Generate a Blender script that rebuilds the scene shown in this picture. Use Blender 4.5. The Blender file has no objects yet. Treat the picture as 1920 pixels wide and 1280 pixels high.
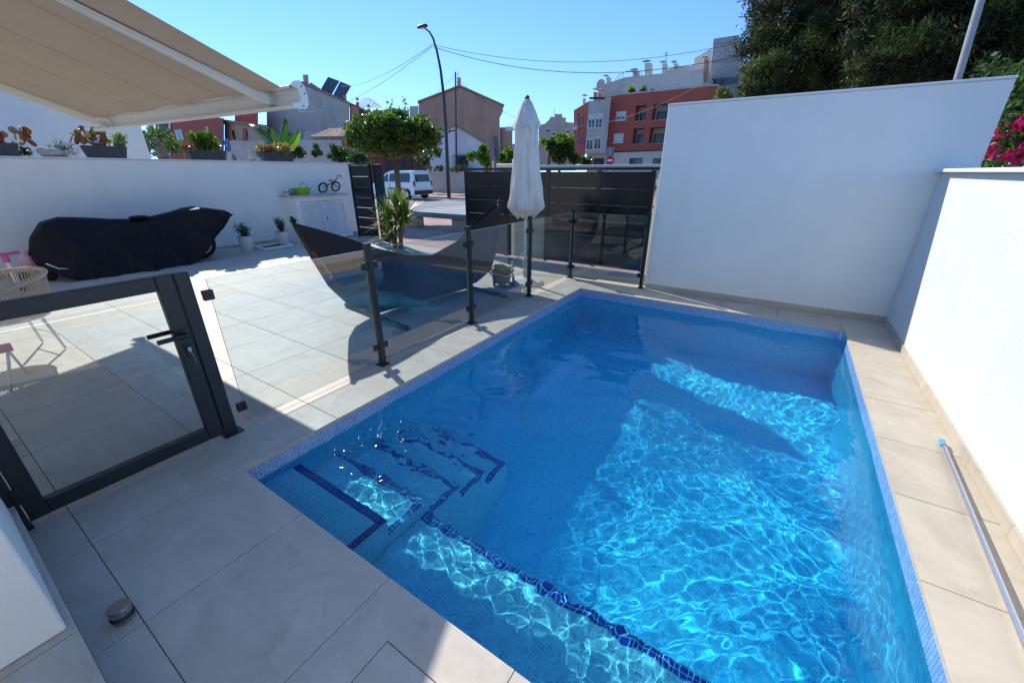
import bpy, bmesh, math, random
import numpy as np
from mathutils import Vector, Matrix, noise
PI = math.pi
R_ = math.radians
scene = bpy.context.scene
COL = scene.collection
# ---------------------------------------------------------------- camera
cam_d = bpy.data.cameras.new('camera')
cam_d.sensor_width = 36.0
cam_d.lens = 36.0 * 755.0 / 1920.0
cam_d.clip_start = 0.02
cam_d.clip_end = 3000
cam = bpy.data.objects.new('camera', cam_d)
COL.objects.link(cam)
EYE = Vector((0.0, 0.0, 1.72))
PITCH = math.atan(318.0 / 755.0)
YAW = R_(33.05)
cam.location = EYE
cam.rotation_euler = (PI / 2 - PITCH, 0, YAW)
scene.camera = cam
# ---------------------------------------------------------------- world, sun, exposure
SUN_DIR = Vector((-1.11, 0.42, 1.0)).normalized()
world = bpy.data.worlds.new('World')
scene.world = world
world.use_nodes = True
wn = world.node_tree.nodes
wl = world.node_tree.links
for n_ in list(wn):
    wn.remove(n_)
sky = wn.new('ShaderNodeTexSky')
sky.sky_type = 'NISHITA'
sky.sun_disc = False
sky.sun_elevation = math.asin(SUN_DIR.z)
sky.sun_rotation = math.atan2(SUN_DIR.x, SUN_DIR.y)
sky.air_density = 1.0
sky.dust_density = 0.0
sky.ozone_density = 2.0
bgn = wn.new('ShaderNodeBackground')
bgn.inputs['Strength'].default_value = 0.14
wo = wn.new('ShaderNodeOutputWorld')
tcn = wn.new('ShaderNodeTexCoord')
van = wn.new('ShaderNodeVectorMath'); van.operation = 'ADD'; van.inputs[1].default_value = (0, 0, 0.13)
wl.new(tcn.outputs['Generated'], van.inputs[0])
vmn = wn.new('ShaderNodeVectorMath'); vmn.operation = 'MAXIMUM'; vmn.inputs[1].default_value = (-9, -9, 0.1)
wl.new(van.outputs[0], vmn.inputs[0])
wl.new(vmn.outputs[0], sky.inputs['Vector'])
hsv = wn.new('ShaderNodeHueSaturation'); hsv.inputs['Saturation'].default_value = 1.24; hsv.inputs['Hue'].default_value = 0.508
wl.new(sky.outputs[0], hsv.inputs['Color'])
wl.new(hsv.outputs[0], bgn.inputs[0])
wl.new(bgn.outputs[0], wo.inputs[0])
sun_d = bpy.data.lights.new('sun', 'SUN')
sun_d.energy = 2.8
sun_d.angle = R_(0.53)
sun_d.color = (1.0, 0.96, 0.90)
sun_d.cycles.is_caustics_light = True
sun = bpy.data.objects.new('sun', sun_d)
sun.rotation_euler = SUN_DIR.to_track_quat('Z', 'Y').to_euler()
sun.location = SUN_DIR * 30
COL.objects.link(sun)
scene.view_settings.view_transform = 'Standard'
scene.view_settings.look = 'None'
scene.view_settings.exposure = 0.92
scene.view_settings.gamma = 1.0
scene.view_settings.use_curve_mapping = False
cy = scene.cycles
cy.use_denoising = True
cy.max_bounces = 10
cy.diffuse_bounces = 4
cy.glossy_bounces = 4
cy.transmission_bounces = 8
cy.transparent_max_bounces = 24
cy.volume_bounces = 0
cy.caustics_reflective = False
cy.caustics_refractive = True
cy.blur_glossy = 0.3
cy.sample_clamp_indirect = 6.0
cy.sample_clamp_direct = 30.0
rnd = random.Random(7)

# ---------------------------------------------------------------- materials
def newmat(name):
    m = bpy.data.materials.new(name)
    m.use_nodes = True
    nt = m.node_tree
    for n in list(nt.nodes):
        nt.nodes.remove(n)
    out = nt.nodes.new('ShaderNodeOutputMaterial')
    return m, nt, nt.nodes, nt.links, out

def rgb(c, a=1.0):
    return (c[0], c[1], c[2], a)

def pmat(name, col, rough=0.6, var=0.12, scale=6.0, bump=0.0, bscale=40.0, metal=0.0, col2=None,
         objvar=0.0, detail=5.0, spec=0.5, stain=0.0, stain_scale=0.8, trans=0.0, coat=0.0, stretch=(1, 1, 1), sheen=0.0, bdist=0.01):
    """procedural surface: noise mottling between two colours, optional stains, per object shift and fine relief"""
    m, nt, N, L, out = newmat(name)
    b = N.new('ShaderNodeBsdfPrincipled')
    geo = N.new('ShaderNodeNewGeometry')
    mp = N.new('ShaderNodeMapping'); mp.inputs['Scale'].default_value = stretch
    L.new(geo.outputs['Position'], mp.inputs['Vector'])
    oi = N.new('ShaderNodeObjectInfo')
    ml = N.new('ShaderNodeVectorMath'); ml.operation = 'SCALE'; ml.inputs[0].default_value = (31.7, 17.3, 9.1)
    L.new(oi.outputs['Random'], ml.inputs['Scale'])
    ad = N.new('ShaderNodeVectorMath'); ad.operation = 'ADD'
    L.new(mp.outputs[0], ad.inputs[0])
    if objvar > 0:
        L.new(ml.outputs[0], ad.inputs[1])
    nz = N.new('ShaderNodeTexNoise'); nz.inputs['Scale'].default_value = scale; nz.inputs['Detail'].default_value = detail
    nz.inputs['Roughness'].default_value = 0.6
    L.new(ad.outputs[0], nz.inputs['Vector'])
    mr = N.new('ShaderNodeMapRange'); mr.inputs[1].default_value = 0.3; mr.inputs[2].default_value = 0.7
    L.new(nz.outputs[0], mr.inputs[0])
    mix = N.new('ShaderNodeMix'); mix.data_type = 'RGBA'
    c2 = col2 if col2 else tuple(max(0.0, v * (1 + var)) for v in col)
    c1 = col if col2 else tuple(v * (1 - var) for v in col)
    mix.inputs[6].default_value = rgb(c1); mix.inputs[7].default_value = rgb(c2)
    L.new(mr.outputs[0], mix.inputs[0])
    c = mix.outputs[2]
    if objvar > 0:
        mr2 = N.new('ShaderNodeMapRange'); mr2.inputs[3].default_value = 1 - objvar; mr2.inputs[4].default_value = 1 + objvar
        L.new(oi.outputs['Random'], mr2.inputs[0])
        mm = N.new('ShaderNodeVectorMath'); mm.operation = 'SCALE'
        L.new(c, mm.inputs[0]); L.new(mr2.outputs[0], mm.inputs['Scale'])
        c = mm.outputs[0]
    if stain > 0:
        n2 = N.new('ShaderNodeTexNoise'); n2.inputs['Scale'].default_value = stain_scale; n2.inputs['Detail'].default_value = 8
        mp2 = N.new('ShaderNodeMapping'); mp2.inputs['Scale'].default_value = (1, 1, 0.25)
        L.new(geo.outputs['Position'], mp2.inputs[0]); L.new(mp2.outputs[0], n2.inputs['Vector'])
        r2 = N.new('ShaderNodeMapRange'); r2.inputs[1].default_value = 0.5; r2.inputs[2].default_value = 0.75
        r2.inputs[3].default_value = 1.0; r2.inputs[4].default_value = 1.0 - stain
        L.new(n2.outputs[0], r2.inputs[0])
        m3 = N.new('ShaderNodeVectorMath'); m3.operation = 'SCALE'
        L.new(c, m3.inputs[0]); L.new(r2.outputs[0], m3.inputs['Scale'])
        c = m3.outputs[0]
    L.new(c, b.inputs['Base Color'])
    b.inputs['Roughness'].default_value = rough
    b.inputs['Metallic'].default_value = metal
    b.inputs['Specular IOR Level'].default_value = spec
    if coat:
        b.inputs['Coat Weight'].default_value = coat; b.inputs['Coat Roughness'].default_value = 0.05
    if sheen:
        b.inputs['Sheen Weight'].default_value = sheen
    if bump > 0:
        nb = N.new('ShaderNodeTexNoise'); nb.inputs['Scale'].default_value = bscale; nb.inputs['Detail'].default_value = 4
        L.new(ad.outputs[0], nb.inputs['Vector'])
        bp = N.new('ShaderNodeBump'); bp.inputs['Strength'].default_value = bump; bp.inputs['Distance'].default_value = bdist
        L.new(nb.outputs[0], bp.inputs['Height']); L.new(bp.outputs[0], b.inputs['Normal'])
    surf = b.outputs[0]
    if trans > 0:
        t = N.new('ShaderNodeBsdfTranslucent'); L.new(c, t.inputs[0])
        mx = N.new('ShaderNodeMixShader'); mx.inputs[0].default_value = trans
        L.new(surf, mx.inputs[1]); L.new(t.outputs[0], mx.inputs[2]); surf = mx.outputs[0]
    L.new(surf, out.inputs[0])
    return m

def thin_glass(name, tint, rough=0.0, refl=1.0):
    """clear sheet: lets light straight through, mirrors by Fresnel"""
    m, nt, N, L, out = newmat(name)
    t = N.new('ShaderNodeBsdfTransparent'); t.inputs[0].default_value = rgb(tint)
    g = N.new('ShaderNodeBsdfGlossy'); g.inputs['Roughness'].default_value = rough
    f = N.new('ShaderNodeFresnel'); f.inputs[0].default_value = 1.52
    ml = N.new('ShaderNodeMath'); ml.operation = 'MULTIPLY'; ml.inputs[1].default_value = refl; ml.use_clamp = True
    L.new(f.outputs[0], ml.inputs[0])
    mx = N.new('ShaderNodeMixShader')
    L.new(ml.outputs[0], mx.inputs[0]); L.new(t.outputs[0], mx.inputs[1]); L.new(g.outputs[0], mx.inputs[2])
    L.new(mx.outputs[0], out.inputs[0])
    return m

# ---------------------------------------------------------------- mesh helpers
class MB:
    def __init__(s):
        s.v = []; s.f = []; s.mi = []; s.uv = []
    def add(s, vs, fs, mi=0, uvs=None):
        o = len(s.v)
        s.v.extend([tuple(v) for v in vs])
        for k, f in enumerate(fs):
            s.f.append(tuple(i + o for i in f)); s.mi.append(mi)
            s.uv.append(uvs[k] if uvs else None)
        return s
    def box(s, x0, x1, y0, y1, z0, z1, mi=0):
        v = [(x0, y0, z0), (x1, y0, z0), (x1, y1, z0), (x0, y1, z0), (x0, y0, z1), (x1, y0, z1), (x1, y1, z1), (x0, y1, z1)]
        return s.add(v, [(3, 2, 1, 0), (4, 5, 6, 7), (0, 1, 5, 4), (1, 2, 6, 5), (2, 3, 7, 6), (3, 0, 4, 7)], mi)
    def cbox(s, x0, x1, y0, y1, z0, z1, c=0.003, mi=0):
        """box with chamfered edges"""
        xs = (x0, x0 + c, x1 - c, x1); ys = (y0, y0 + c, y1 - c, y1); zs = (z0, z0 + c, z1 - c, z1)
        bm = bmesh.new()
        pts = []
        for a in (0, 3):
            for b in (1, 2):
                for d in (1, 2):
                    pts += [(xs[a], ys[b], zs[d]), (xs[b], ys[a], zs[d]), (xs[b], ys[d], zs[a])]
        for p in pts: bm.verts.new(p)
        bmesh.ops.convex_hull(bm, input=bm.verts[:])
        bmesh.ops.dissolve_limit(bm, angle_limit=0.01, verts=bm.verts[:], edges=bm.edges[:])
        bm.verts.ensure_lookup_table(); bm.normal_update()
        for i, v in enumerate(bm.verts): v.index = i
        s.add([v.co[:] for v in bm.verts], [tuple(v.index for v in f.verts) for f in bm.faces], mi)
        bm.free(); return s
    def obox(s, c, size, rot=None, mi=0):
        """oriented box: centre, full size, rotation matrix / euler tuple"""
        M = Matrix.Identity(3)
        if rot is not None:
            M = rot if isinstance(rot, Matrix) else Matrix.Rotation(rot[2], 3, 'Z') @ Matrix.Rotation(rot[1], 3, 'Y') @ Matrix.Rotation(rot[0], 3, 'X')
        hx, hy, hz = size[0] / 2, size[1] / 2, size[2] / 2
        v = [Vector(c) + M @ Vector((a * hx, b * hy, d * hz)) for d in (-1, 1) for (a, b) in ((-1, -1), (1, -1), (1, 1), (-1, 1))]
        return s.add(v, [(3, 2, 1, 0), (4, 5, 6, 7), (0, 1, 5, 4), (1, 2, 6, 5), (2, 3, 7, 6), (3, 0, 4, 7)], mi)
    def bar(s, p, q, w, h=None, mi=0, up=Vector((0, 0, 1))):
        """rectangular bar from p to q"""
        p = Vector(p); q = Vector(q); h = h or w
        d = (q - p).normalized()
        if abs(d.dot(up)) > 0.98: up = Vector((1, 0, 0))
        a = d.cross(up).normalized(); b = a.cross(d).normalized()
        v = []
        for c in (p, q):
            for (i, j) in ((-1, -1), (1, -1), (1, 1), (-1, 1)):
                v.append(c + a * (i * w / 2) + b * (j * h / 2))
        return s.add(v, [(0, 1, 2, 3), (7, 6, 5, 4), (1, 0, 4, 5), (2, 1, 5, 6), (3, 2, 6, 7), (0, 3, 7, 4)], mi)
    def tube(s, pts, rad, seg=8, mi=0, caps=True):
        pts = [Vector(p) for p in pts]
        n = len(pts); rs = rad if isinstance(rad, (list, tuple)) else [rad] * n
        prev = None; v = []
        for i, p in enumerate(pts):
            d = (pts[min(i + 1, n - 1)] - pts[max(i - 1, 0)]).normalized()
            if prev is None:
                u = Vector((0, 0, 1)) if abs(d.z) < 0.9 else Vector((1, 0, 0))
                a = d.cross(u).normalized()
            else:
                a = (prev - d * prev.dot(d)).normalized()
            prev = a; b = d.cross(a)
            for k in range(seg):
                t = 2 * PI * k / seg
                v.append(p + (a * math.cos(t) + b * math.sin(t)) * rs[i])
        f = []
        for i in range(n - 1):
            for k in range(seg):
                k2 = (k + 1) % seg
                f.append((i * seg + k, i * seg + k2, (i + 1) * seg + k2, (i + 1) * seg + k))
        if caps:
            f.append(tuple(range(seg - 1, -1, -1))); f.append(tuple(range((n - 1) * seg, n * seg)))
        return s.add(v, f, mi)
    def lathe(s, prof, seg=24, c=(0, 0, 0), mi=0, sx=1, sy=1):
        v = []; f = []; n = len(prof)
        for (r, z) in prof:
            for k in range(seg):
                t = 2 * PI * k / seg
                v.append((c[0] + r * math.cos(t) * sx, c[1] + r * math.sin(t) * sy, c[2] + z))
        for i in range(n - 1):
            for k in range(seg):
                k2 = (k + 1) % seg
                f.append((i * seg + k, i * seg + k2, (i + 1) * seg + k2, (i + 1) * seg + k))
        f.append(tuple(range(seg - 1, -1, -1))); f.append(tuple(range((n - 1) * seg, n * seg)))
        return s.add(v, f, mi)
    def prism(s, poly, axis, a, b, mi=0):
        """extrude a 2D polygon along an axis: 'X' poly=(y,z); 'Y' poly=(x,z); 'Z' poly=(x,y)"""
        def P(u, w, t):
            return {'X': (t, u, w), 'Y': (u, t, w), 'Z': (u, w, t)}[axis]
        n = len(poly)
        v = [P(u, w, a) for u, w in poly] + [P(u, w, b) for u, w in poly]
        f = [tuple(range(n)), tuple(range(2 * n - 1, n - 1, -1))] + [(i, n + i, n + (i + 1) % n, (i + 1) % n) for i in range(n)]
        return s.add(v, f, mi)
    def ball(s, c, r, seg=10, rings=6, mi=0, sc=(1, 1, 1), jit=0.0, rn=None):
        v = [(c[0], c[1], c[2] - r * sc[2])]; f = []
        for i in range(1, rings):
            a = -PI / 2 + PI * i / rings
            for k in range(seg):
                t = 2 * PI * k / seg
                j = 1 + (rn.uniform(-jit, jit) if rn else 0)
                v.append((c[0] + r * sc[0] * j * math.cos(a) * math.cos(t), c[1] + r * sc[1] * j * math.cos(a) * math.sin(t), c[2] + r * sc[2] * j * math.sin(a)))
        v.append((c[0], c[1], c[2] + r * sc[2]))
        for k in range(seg):
            f.append((0, 1 + (k + 1) % seg, 1 + k))
            f.append((len(v) - 1, 1 + (rings - 2) * seg + k, 1 + (rings - 2) * seg + (k + 1) % seg))
        for i in range(rings - 2):
            for k in range(seg):
                k2 = (k + 1) % seg
                f.append((1 + i * seg + k, 1 + i * seg + k2, 1 + (i + 1) * seg + k2, 1 + (i + 1) * seg + k))
        return s.add(v, f, mi)
    def grid(s, fn, nu, nv, mi=0, closed_u=False):
        """surface from fn(u,v), u,v in 0..1"""
        v = [fn(i / nu, j / nv) for j in range(nv + 1) for i in range(nu + 1)]
        f = [(j * (nu + 1) + i, j * (nu + 1) + i + 1, (j + 1) * (nu + 1) + i + 1, (j + 1) * (nu + 1) + i) for j in range(nv) for i in range(nu)]
        return s.add(v, f, mi)
    def mesh(s, name, mats, smooth=False, fixn=False):
        me = bpy.data.meshes.new(name)
        me.from_pydata(s.v, [], s.f)
        for m in (mats if isinstance(mats, (list, tuple)) else [mats]):
            me.materials.append(m)
        if any(s.mi): me.polygons.foreach_set('material_index', s.mi)
        if smooth: me.polygons.foreach_set('use_smooth', [True] * len(s.f))
        if any(u is not None for u in s.uv):
            ul = me.uv_layers.new(name='UVMap'); k = 0
            for fi, f in enumerate(s.f):
                for ci in range(len(f)):
                    if s.uv[fi]: ul.data[k].uv = s.uv[fi][ci]
                    k += 1
        if fixn:
            bm = bmesh.new(); bm.from_mesh(me)
            bmesh.ops.recalc_face_normals(bm, faces=bm.faces); bm.to_mesh(me); bm.free()
        me.update()
        return me
    def build(s, name, mats, parent=None, smooth=False, fixn=True, auto=None, **props):
        me = s.mesh(name, mats, smooth or auto is not None, fixn)
        o = bpy.data.objects.new(name, me); COL.objects.link(o)
        if auto is not None:
            me.set_sharp_from_angle(angle=R_(auto))
        if parent is not None: setp(o, parent)
        for k, v in props.items(): o[k] = v
        return o

def setp(o, parent):
    o.parent = parent
    M = Matrix.Identity(4); p = parent
    # parents are only translated / rotated about z: keep the child's given world placement
    bpyM = parent_world(parent)
    o.matrix_parent_inverse = bpyM.inverted()

def parent_world(p):
    M = p.matrix_basis.copy()
    if p.parent is not None:
        M = parent_world(p.parent) @ p.matrix_parent_inverse @ M
    return M

def root(name, label, cat, loc=(0, 0, 0), group=None):
    o = bpy.data.objects.new(name, None); COL.objects.link(o)
    o.location = loc; o.empty_display_size = 0.1
    o['label'] = label; o['category'] = cat
    if group: o['group'] = group
    return o

def tag(o, label, cat, group=None):
    o['label'] = label; o['category'] = cat
    if group: o['group'] = group
    return o

def struct(o, kind='structure'):
    o['kind'] = kind
    return o

def inst(name, me, parent, loc, rotz=0.0, scale=None):
    """another piece with shared mesh data, placed in world coordinates"""
    o = bpy.data.objects.new(name, me); COL.objects.link(o)
    o.location = loc; o.rotation_euler = (0, 0, rotz)
    if scale: o.scale = scale
    if parent is not None: setp(o, parent)
    return o

# a surveyor's helper: the point where the sight line of a photo pixel meets a plane of the place
_F = Vector((-math.sin(YAW) * math.cos(PITCH), math.cos(YAW) * math.cos(PITCH), -math.sin(PITCH)))
_R = Vector((math.cos(YAW), math.sin(YAW), 0)); _U = _R.cross(_F)
def sight(x, y): return _F + _R * ((x - 960) / 755.0) - _U * ((y - 640) / 755.0)
def onY(x, y, Y):
    d = sight(x, y); return EYE + d * (Y / d.y)
def onX(x, y, X):
    d = sight(x, y); return EYE + d * (X / d.x)
def onZ(x, y, Z=0.0):
    d = sight(x, y); return EYE + d * ((Z - EYE.z) / d.z)
# ================================================================ POOL
PX0, PX1, PY0, PY1 = -2.52, 0.88, 0.765, 5.87
WZ = -0.135
FLOORZ = -1.5
def mosaic_mat(name, ca, cb, grout, size=0.026, mortar=0.055, rough=0.25):
    m, nt, N, L, out = newmat(name)
    b = N.new('ShaderNodeBsdfPrincipled')
    uv = N.new('ShaderNodeUVMap')
    sc = N.new('ShaderNodeVectorMath'); sc.operation = 'SCALE'; sc.inputs['Scale'].default_value = 1 / size
    L.new(uv.outputs[0], sc.inputs[0])
    fl = N.new('ShaderNodeVectorMath'); fl.operation = 'FLOOR'; L.new(sc.outputs[0], fl.inputs[0])
    fr = N.new('ShaderNodeVectorMath'); fr.operation = 'FRACTION'; L.new(sc.outputs[0], fr.inputs[0])
    wn_ = N.new('ShaderNodeTexWhiteNoise'); wn_.noise_dimensions = '3D'; L.new(fl.outputs[0], wn_.inputs['Vector'])
    mix = N.new('ShaderNodeMix'); mix.data_type = 'RGBA'
    mix.inputs[6].default_value = rgb(ca); mix.inputs[7].default_value = rgb(cb)
    L.new(wn_.outputs['Value'], mix.inputs[0])
    sp = N.new('ShaderNodeSeparateXYZ'); L.new(fr.outputs[0], sp.inputs[0])
    ms = []
    for ax in (0, 1):
        a = N.new('ShaderNodeMath'); a.operation = 'SUBTRACT'; a.inputs[1].default_value = 0.5; L.new(sp.outputs[ax], a.inputs[0])
        c = N.new('ShaderNodeMath'); c.operation = 'ABSOLUTE'; L.new(a.outputs[0], c.inputs[0]); ms.append(c)
    mxm = N.new('ShaderNodeMath'); mxm.operation = 'MAXIMUM'; L.new(ms[0].outputs[0], mxm.inputs[0]); L.new(ms[1].outputs[0], mxm.inputs[1])
    mr = N.new('ShaderNodeMapRange'); mr.inputs[1].default_value = 0.5 - mortar - 0.02; mr.inputs[2].default_value = 0.5 - mortar
    L.new(mxm.outputs[0], mr.inputs[0])
    mg = N.new('ShaderNodeMix'); mg.data_type = 'RGBA'; L.new(mr.outputs[0], mg.inputs[0]); L.new(mix.outputs[2], mg.inputs[6]); mg.inputs[7].default_value = rgb(grout)
    L.new(mg.outputs[2], b.inputs['Base Color'])
    bp = N.new('ShaderNodeBump'); bp.inputs['Strength'].default_value = 0.4; bp.inputs['Distance'].default_value = 0.002; bp.invert = True
    L.new(mr.outputs[0], bp.inputs['Height']); L.new(bp.outputs[0], b.inputs['Normal'])
    b.inputs['Roughness'].default_value = rough
    L.new(b.outputs[0], out.inputs[0])
    return m
M_mos = mosaic_mat('pool_mosaic', (0.42, 0.54, 0.76), (0.64, 0.73, 0.86), (0.80, 0.84, 0.88))
M_mosdeep = mosaic_mat('pool_mosaic_depth_tint', (0.07, 0.50, 0.88), (0.14, 0.69, 0.97), (0.50, 0.80, 0.92))  # bluer tile colour stands in for light absorbed by the deeper water
M_mosdark = mosaic_mat('pool_mosaic_cobalt', (0.008, 0.012, 0.22), (0.02, 0.04, 0.42), (0.55, 0.62, 0.8))

def uvquad(mb, a, b, c, d, mi=0, uo=(0, 0)):
    """quad with metric uv: a->b is u, a->d is v"""
    a, b, c, d = map(Vector, (a, b, c, d))
    lu = (b - a).length; lv = (d - a).length
    mb.add([a, b, c, d], [(0, 1, 2, 3)], mi, [[(uo[0], uo[1]), (uo[0] + lu, uo[1]), (uo[0] + lu, uo[1] + lv), (uo[0], uo[1] + lv)]])

pool = struct(root('swimming_pool', 'rectangular blue mosaic swimming pool with steps and bench', 'pool', (PX0, PY0, 0)))
ST = [(1.10, -0.225), (1.42, -0.42), (1.74, -0.62), (2.08, -0.81), (2.37, -1.0)]
SXR = -1.60
BZ, BY = -0.53, 1.40
mb = MB()
# floor
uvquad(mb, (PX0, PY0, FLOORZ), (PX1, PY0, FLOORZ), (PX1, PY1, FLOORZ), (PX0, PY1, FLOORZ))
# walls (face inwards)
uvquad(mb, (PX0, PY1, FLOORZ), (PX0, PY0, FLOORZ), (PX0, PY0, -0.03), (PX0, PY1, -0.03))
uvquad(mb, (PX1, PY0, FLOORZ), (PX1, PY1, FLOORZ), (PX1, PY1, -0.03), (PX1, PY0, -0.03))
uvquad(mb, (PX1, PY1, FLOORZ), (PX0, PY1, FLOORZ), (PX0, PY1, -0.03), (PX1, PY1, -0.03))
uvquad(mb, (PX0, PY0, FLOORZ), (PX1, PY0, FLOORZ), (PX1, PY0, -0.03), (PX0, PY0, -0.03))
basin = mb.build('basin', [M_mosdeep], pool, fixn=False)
EW = 0.052
def slab_step(x0, x1, y0, y1, z, name, right_strip=True):
    """a submerged step: tread, riser, right side, all mosaic"""
    m2 = MB()
    e = 0.002
    uvquad(m2, (x0 + e, y0, z), (x1, y0, z), (x1, y1, z), (x0 + e, y1, z))
    uvquad(m2, (x0 + e, y1, FLOORZ), (x1, y1, FLOORZ), (x1, y1, z), (x0 + e, y1, z))
    uvquad(m2, (x1, y0, FLOORZ), (x1, y1, FLOORZ), (x1, y1, z), (x1, y0, z))
    o = m2.build(name, [M_mos], pool, fixn=False)
    return o
prev = PY0 + 0.002
for k, (yy, zz) in enumerate(ST):
    slab_step(PX0, SXR, prev, yy, zz, 'step')
    prev = yy + 0.0
m2 = MB(); e = 0.003
bx0 = SXR + 0.003; bx1 = PX1 - 0.003
uvquad(m2, (bx0, PY0 + e, BZ), (bx1, PY0 + e, BZ), (bx1, BY, BZ), (bx0, BY, BZ))
uvquad(m2, (bx0, BY, FLOORZ), (bx1, BY, FLOORZ), (bx1, BY, BZ), (bx0, BY, BZ))
m2.build('bench', [M_mos], pool, fixn=False)
# cobalt edge strips: on treads and the top of risers, laid just proud
m3 = MB()
def strip(x0, x1, y0, y1, z):
    uvquad(m3, (x0, y0, z + 0.003), (x1, y0, z + 0.003), (x1, y1, z + 0.003), (x0, y1, z + 0.003))
for k, (yy, zz) in enumerate(ST):
    pass
# cobalt tiles one by one on the top platform, joined strips lower down
TS = 0.026
tb = MB(); tb.cbox(-0.0118, 0.0118, -0.0118, 0.0118, 0, 0.004, 0.0012)
M_cob = pmat('cobalt_glass_tile', (0.012, 0.02, 0.26), 0.15, 0.45, 9.0, objvar=0.5)
M_tilelight = pmat('periwinkle_glass_tile', (0.20, 0.40, 0.68), 0.2, 0.12, 9.0, objvar=0.16)
me_cob = tb.mesh('mosaic_tile', [M_cob], fixn=True)
me_lt = tb.mesh('mosaic_tile', [M_tilelight], fixn=True)
for k, (yy, zz) in enumerate(ST):
    pass
n_ind = 0
yk, zk = ST[0]
nx = int((SXR - PX0) / TS)
for j in range(2):
    for i in range(nx):
        inst('mosaic_tile', me_cob, pool, (SXR - (i + .5) * TS, yk - (j + .5) * TS, zk)); n_ind += 1
ny = int((yk - 2 * TS - PY0) / TS)
for j in range(ny):
    for i in range(2):
        inst('mosaic_tile', me_cob, pool, (SXR - (i + .5) * TS, yk - (j + 2.5) * TS, zk)); n_ind += 1
for k in range(1, len(ST)):
    yy, zz = ST[k]
    strip(PX0 + .004, SXR, yy - 2 * TS, yy, zz)
    strip(SXR - 2 * TS, SXR, ST[k - 1][0] + .001, yy - 2 * TS, zz)
    uvquad(m3, (PX0 + .004, yy + .003, zz - TS), (SXR, yy + .003, zz - TS), (SXR, yy + .003, zz + .003), (PX0 + .004, yy + .003, zz + .003))
uvquad(m3, (PX0 + .004, ST[0][0] + .003, zk - TS), (SXR, ST[0][0] + .003, zk - TS), (SXR, ST[0][0] + .003, zk + .001), (PX0 + .004, ST[0][0] + .003, zk + .001))
strip(bx0 + .004, bx1, BY - 2 * TS, BY, BZ)
uvquad(m3, (bx0, BY + .003, BZ - TS), (bx1, BY + .003, BZ - TS), (bx1, BY + .003, BZ + .003), (bx0, BY + .003, BZ + .003))
m3.build('edge_mosaic', [M_mosdark], pool, fixn=False)
# the waterline band of separate tiles on the left wall, nearest columns one by one
rows = 4
me_ltw = MB().cbox(0, 0.004, -0.0112, 0.0112, -0.0112, 0.0112, 0.0012).mesh('mosaic_tile', [M_tilelight], fixn=True)
cols = 0
for i in range(45):
    for r in range(rows):
        inst('mosaic_tile', me_ltw, pool, (PX0 + 0.0005, PY0 + (i + .5) * TS + .003, -0.032 - (r + .5) * TS)); n_ind += 1
band = MB()
rr = random.Random(3)
for i in range(45, int((PY1 - PY0) / TS)):
    for r in range(rows):
        y = PY0 + (i + .5) * TS + .003; z = -0.032 - (r + .5) * TS
        band.box(PX0 + .0005, PX0 + .0045, y - .0112, y + .0112, z - .0112, z + .0112)
for i in range(int((PX1 - PX0) / TS) - 1):
    for r in range(rows):
        x = PX0 + (i + .5) * TS + .008; z = -0.032 - (r + .5) * TS
        band.box(x - .0112, x + .0112, PY1 - .0045, PY1 - .0005, z - .0112, z + .0112)
for i in range(int((PY1 - PY0) / TS) - 1):
    for r in range(rows):
        y = PY0 + (i + .5) * TS + .008; z = -0.032 - (r + .5) * TS
        band.box(PX1 - .0045, PX1 - .0005, y - .0112, y + .0112, z - .0112, z + .0112)
# colour of each band tile varies by position cell
def cell_mat(name, c1, c2, size, rough=0.2):
    m, nt, N, L, out = newmat(name)
    b = N.new('ShaderNodeBsdfPrincipled'); g = N.new('ShaderNodeNewGeometry')
    vm = N.new('ShaderNodeVectorMath'); vm.operation = 'SCALE'; vm.inputs['Scale'].default_value = 1 / size
    L.new(g.outputs['Position'], vm.inputs[0])
    f = N.new('ShaderNodeVectorMath'); f.operation = 'FLOOR'; L.new(vm.outputs[0], f.inputs[0])
    w = N.new('ShaderNodeTexWhiteNoise'); L.new(f.outputs[0], w.inputs['Vector'])
    mx = N.new('ShaderNodeMix'); mx.data_type = 'RGBA'; L.new(g.outputs['Random Per Island'], mx.inputs[0])
    mx.inputs[6].default_value = rgb(c1); mx.inputs[7].default_value = rgb(c2)
    L.new(mx.outputs[2], b.inputs['Base Color']); b.inputs['Roughness'].default_value = rough
    L.new(b.outputs[0], out.inputs[0]); return m
M_band = cell_mat('band_tile', (0.17, 0.35, 0.62), (0.25, 0.46, 0.74), 0.026)
struct(band.build('waterline_mosaic', [M_band], pool), 'stuff')
# white grout behind the waterline tiles
M_grout = pmat('white_grout', (0.72, 0.77, 0.83), 0.8, 0.1, 30)
gb = MB()
gt, gbm = -0.031, -0.032 - rows * TS
gb.box(PX0 - .02, PX0 + .0015, PY0 + .002, PY1 - .002, gbm, gt)
gb.box(PX1 - .0015, PX1 + .02, PY0 + .002, PY1 - .002, gbm, gt)
gb.box(PX0 + .002, PX1 - .002, PY1 - .0015, PY1 + .02, gbm, gt)
gb.build('grout_band', [M_grout], pool)
# inlet fittings and underwater lamp
ft = MB()
M_fit = pmat('white_abs', (0.80, 0.82, 0.82), 0.4, 0.03, 8)
for (y, z) in ((3.55, -0.50),):
    f_ = MB().tube([(PX0 - .002, y, z), (PX0 + .012, y, z)], .055, 24).build('inlet', [M_fit], pool, auto=40)
for x in (-1.95, .02):
    f_ = MB().tube([(x, PY1 + .002, -.30), (x, PY1 - .012, -.30)], .030, 20).build('inlet', [M_fit], pool, auto=40)
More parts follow.
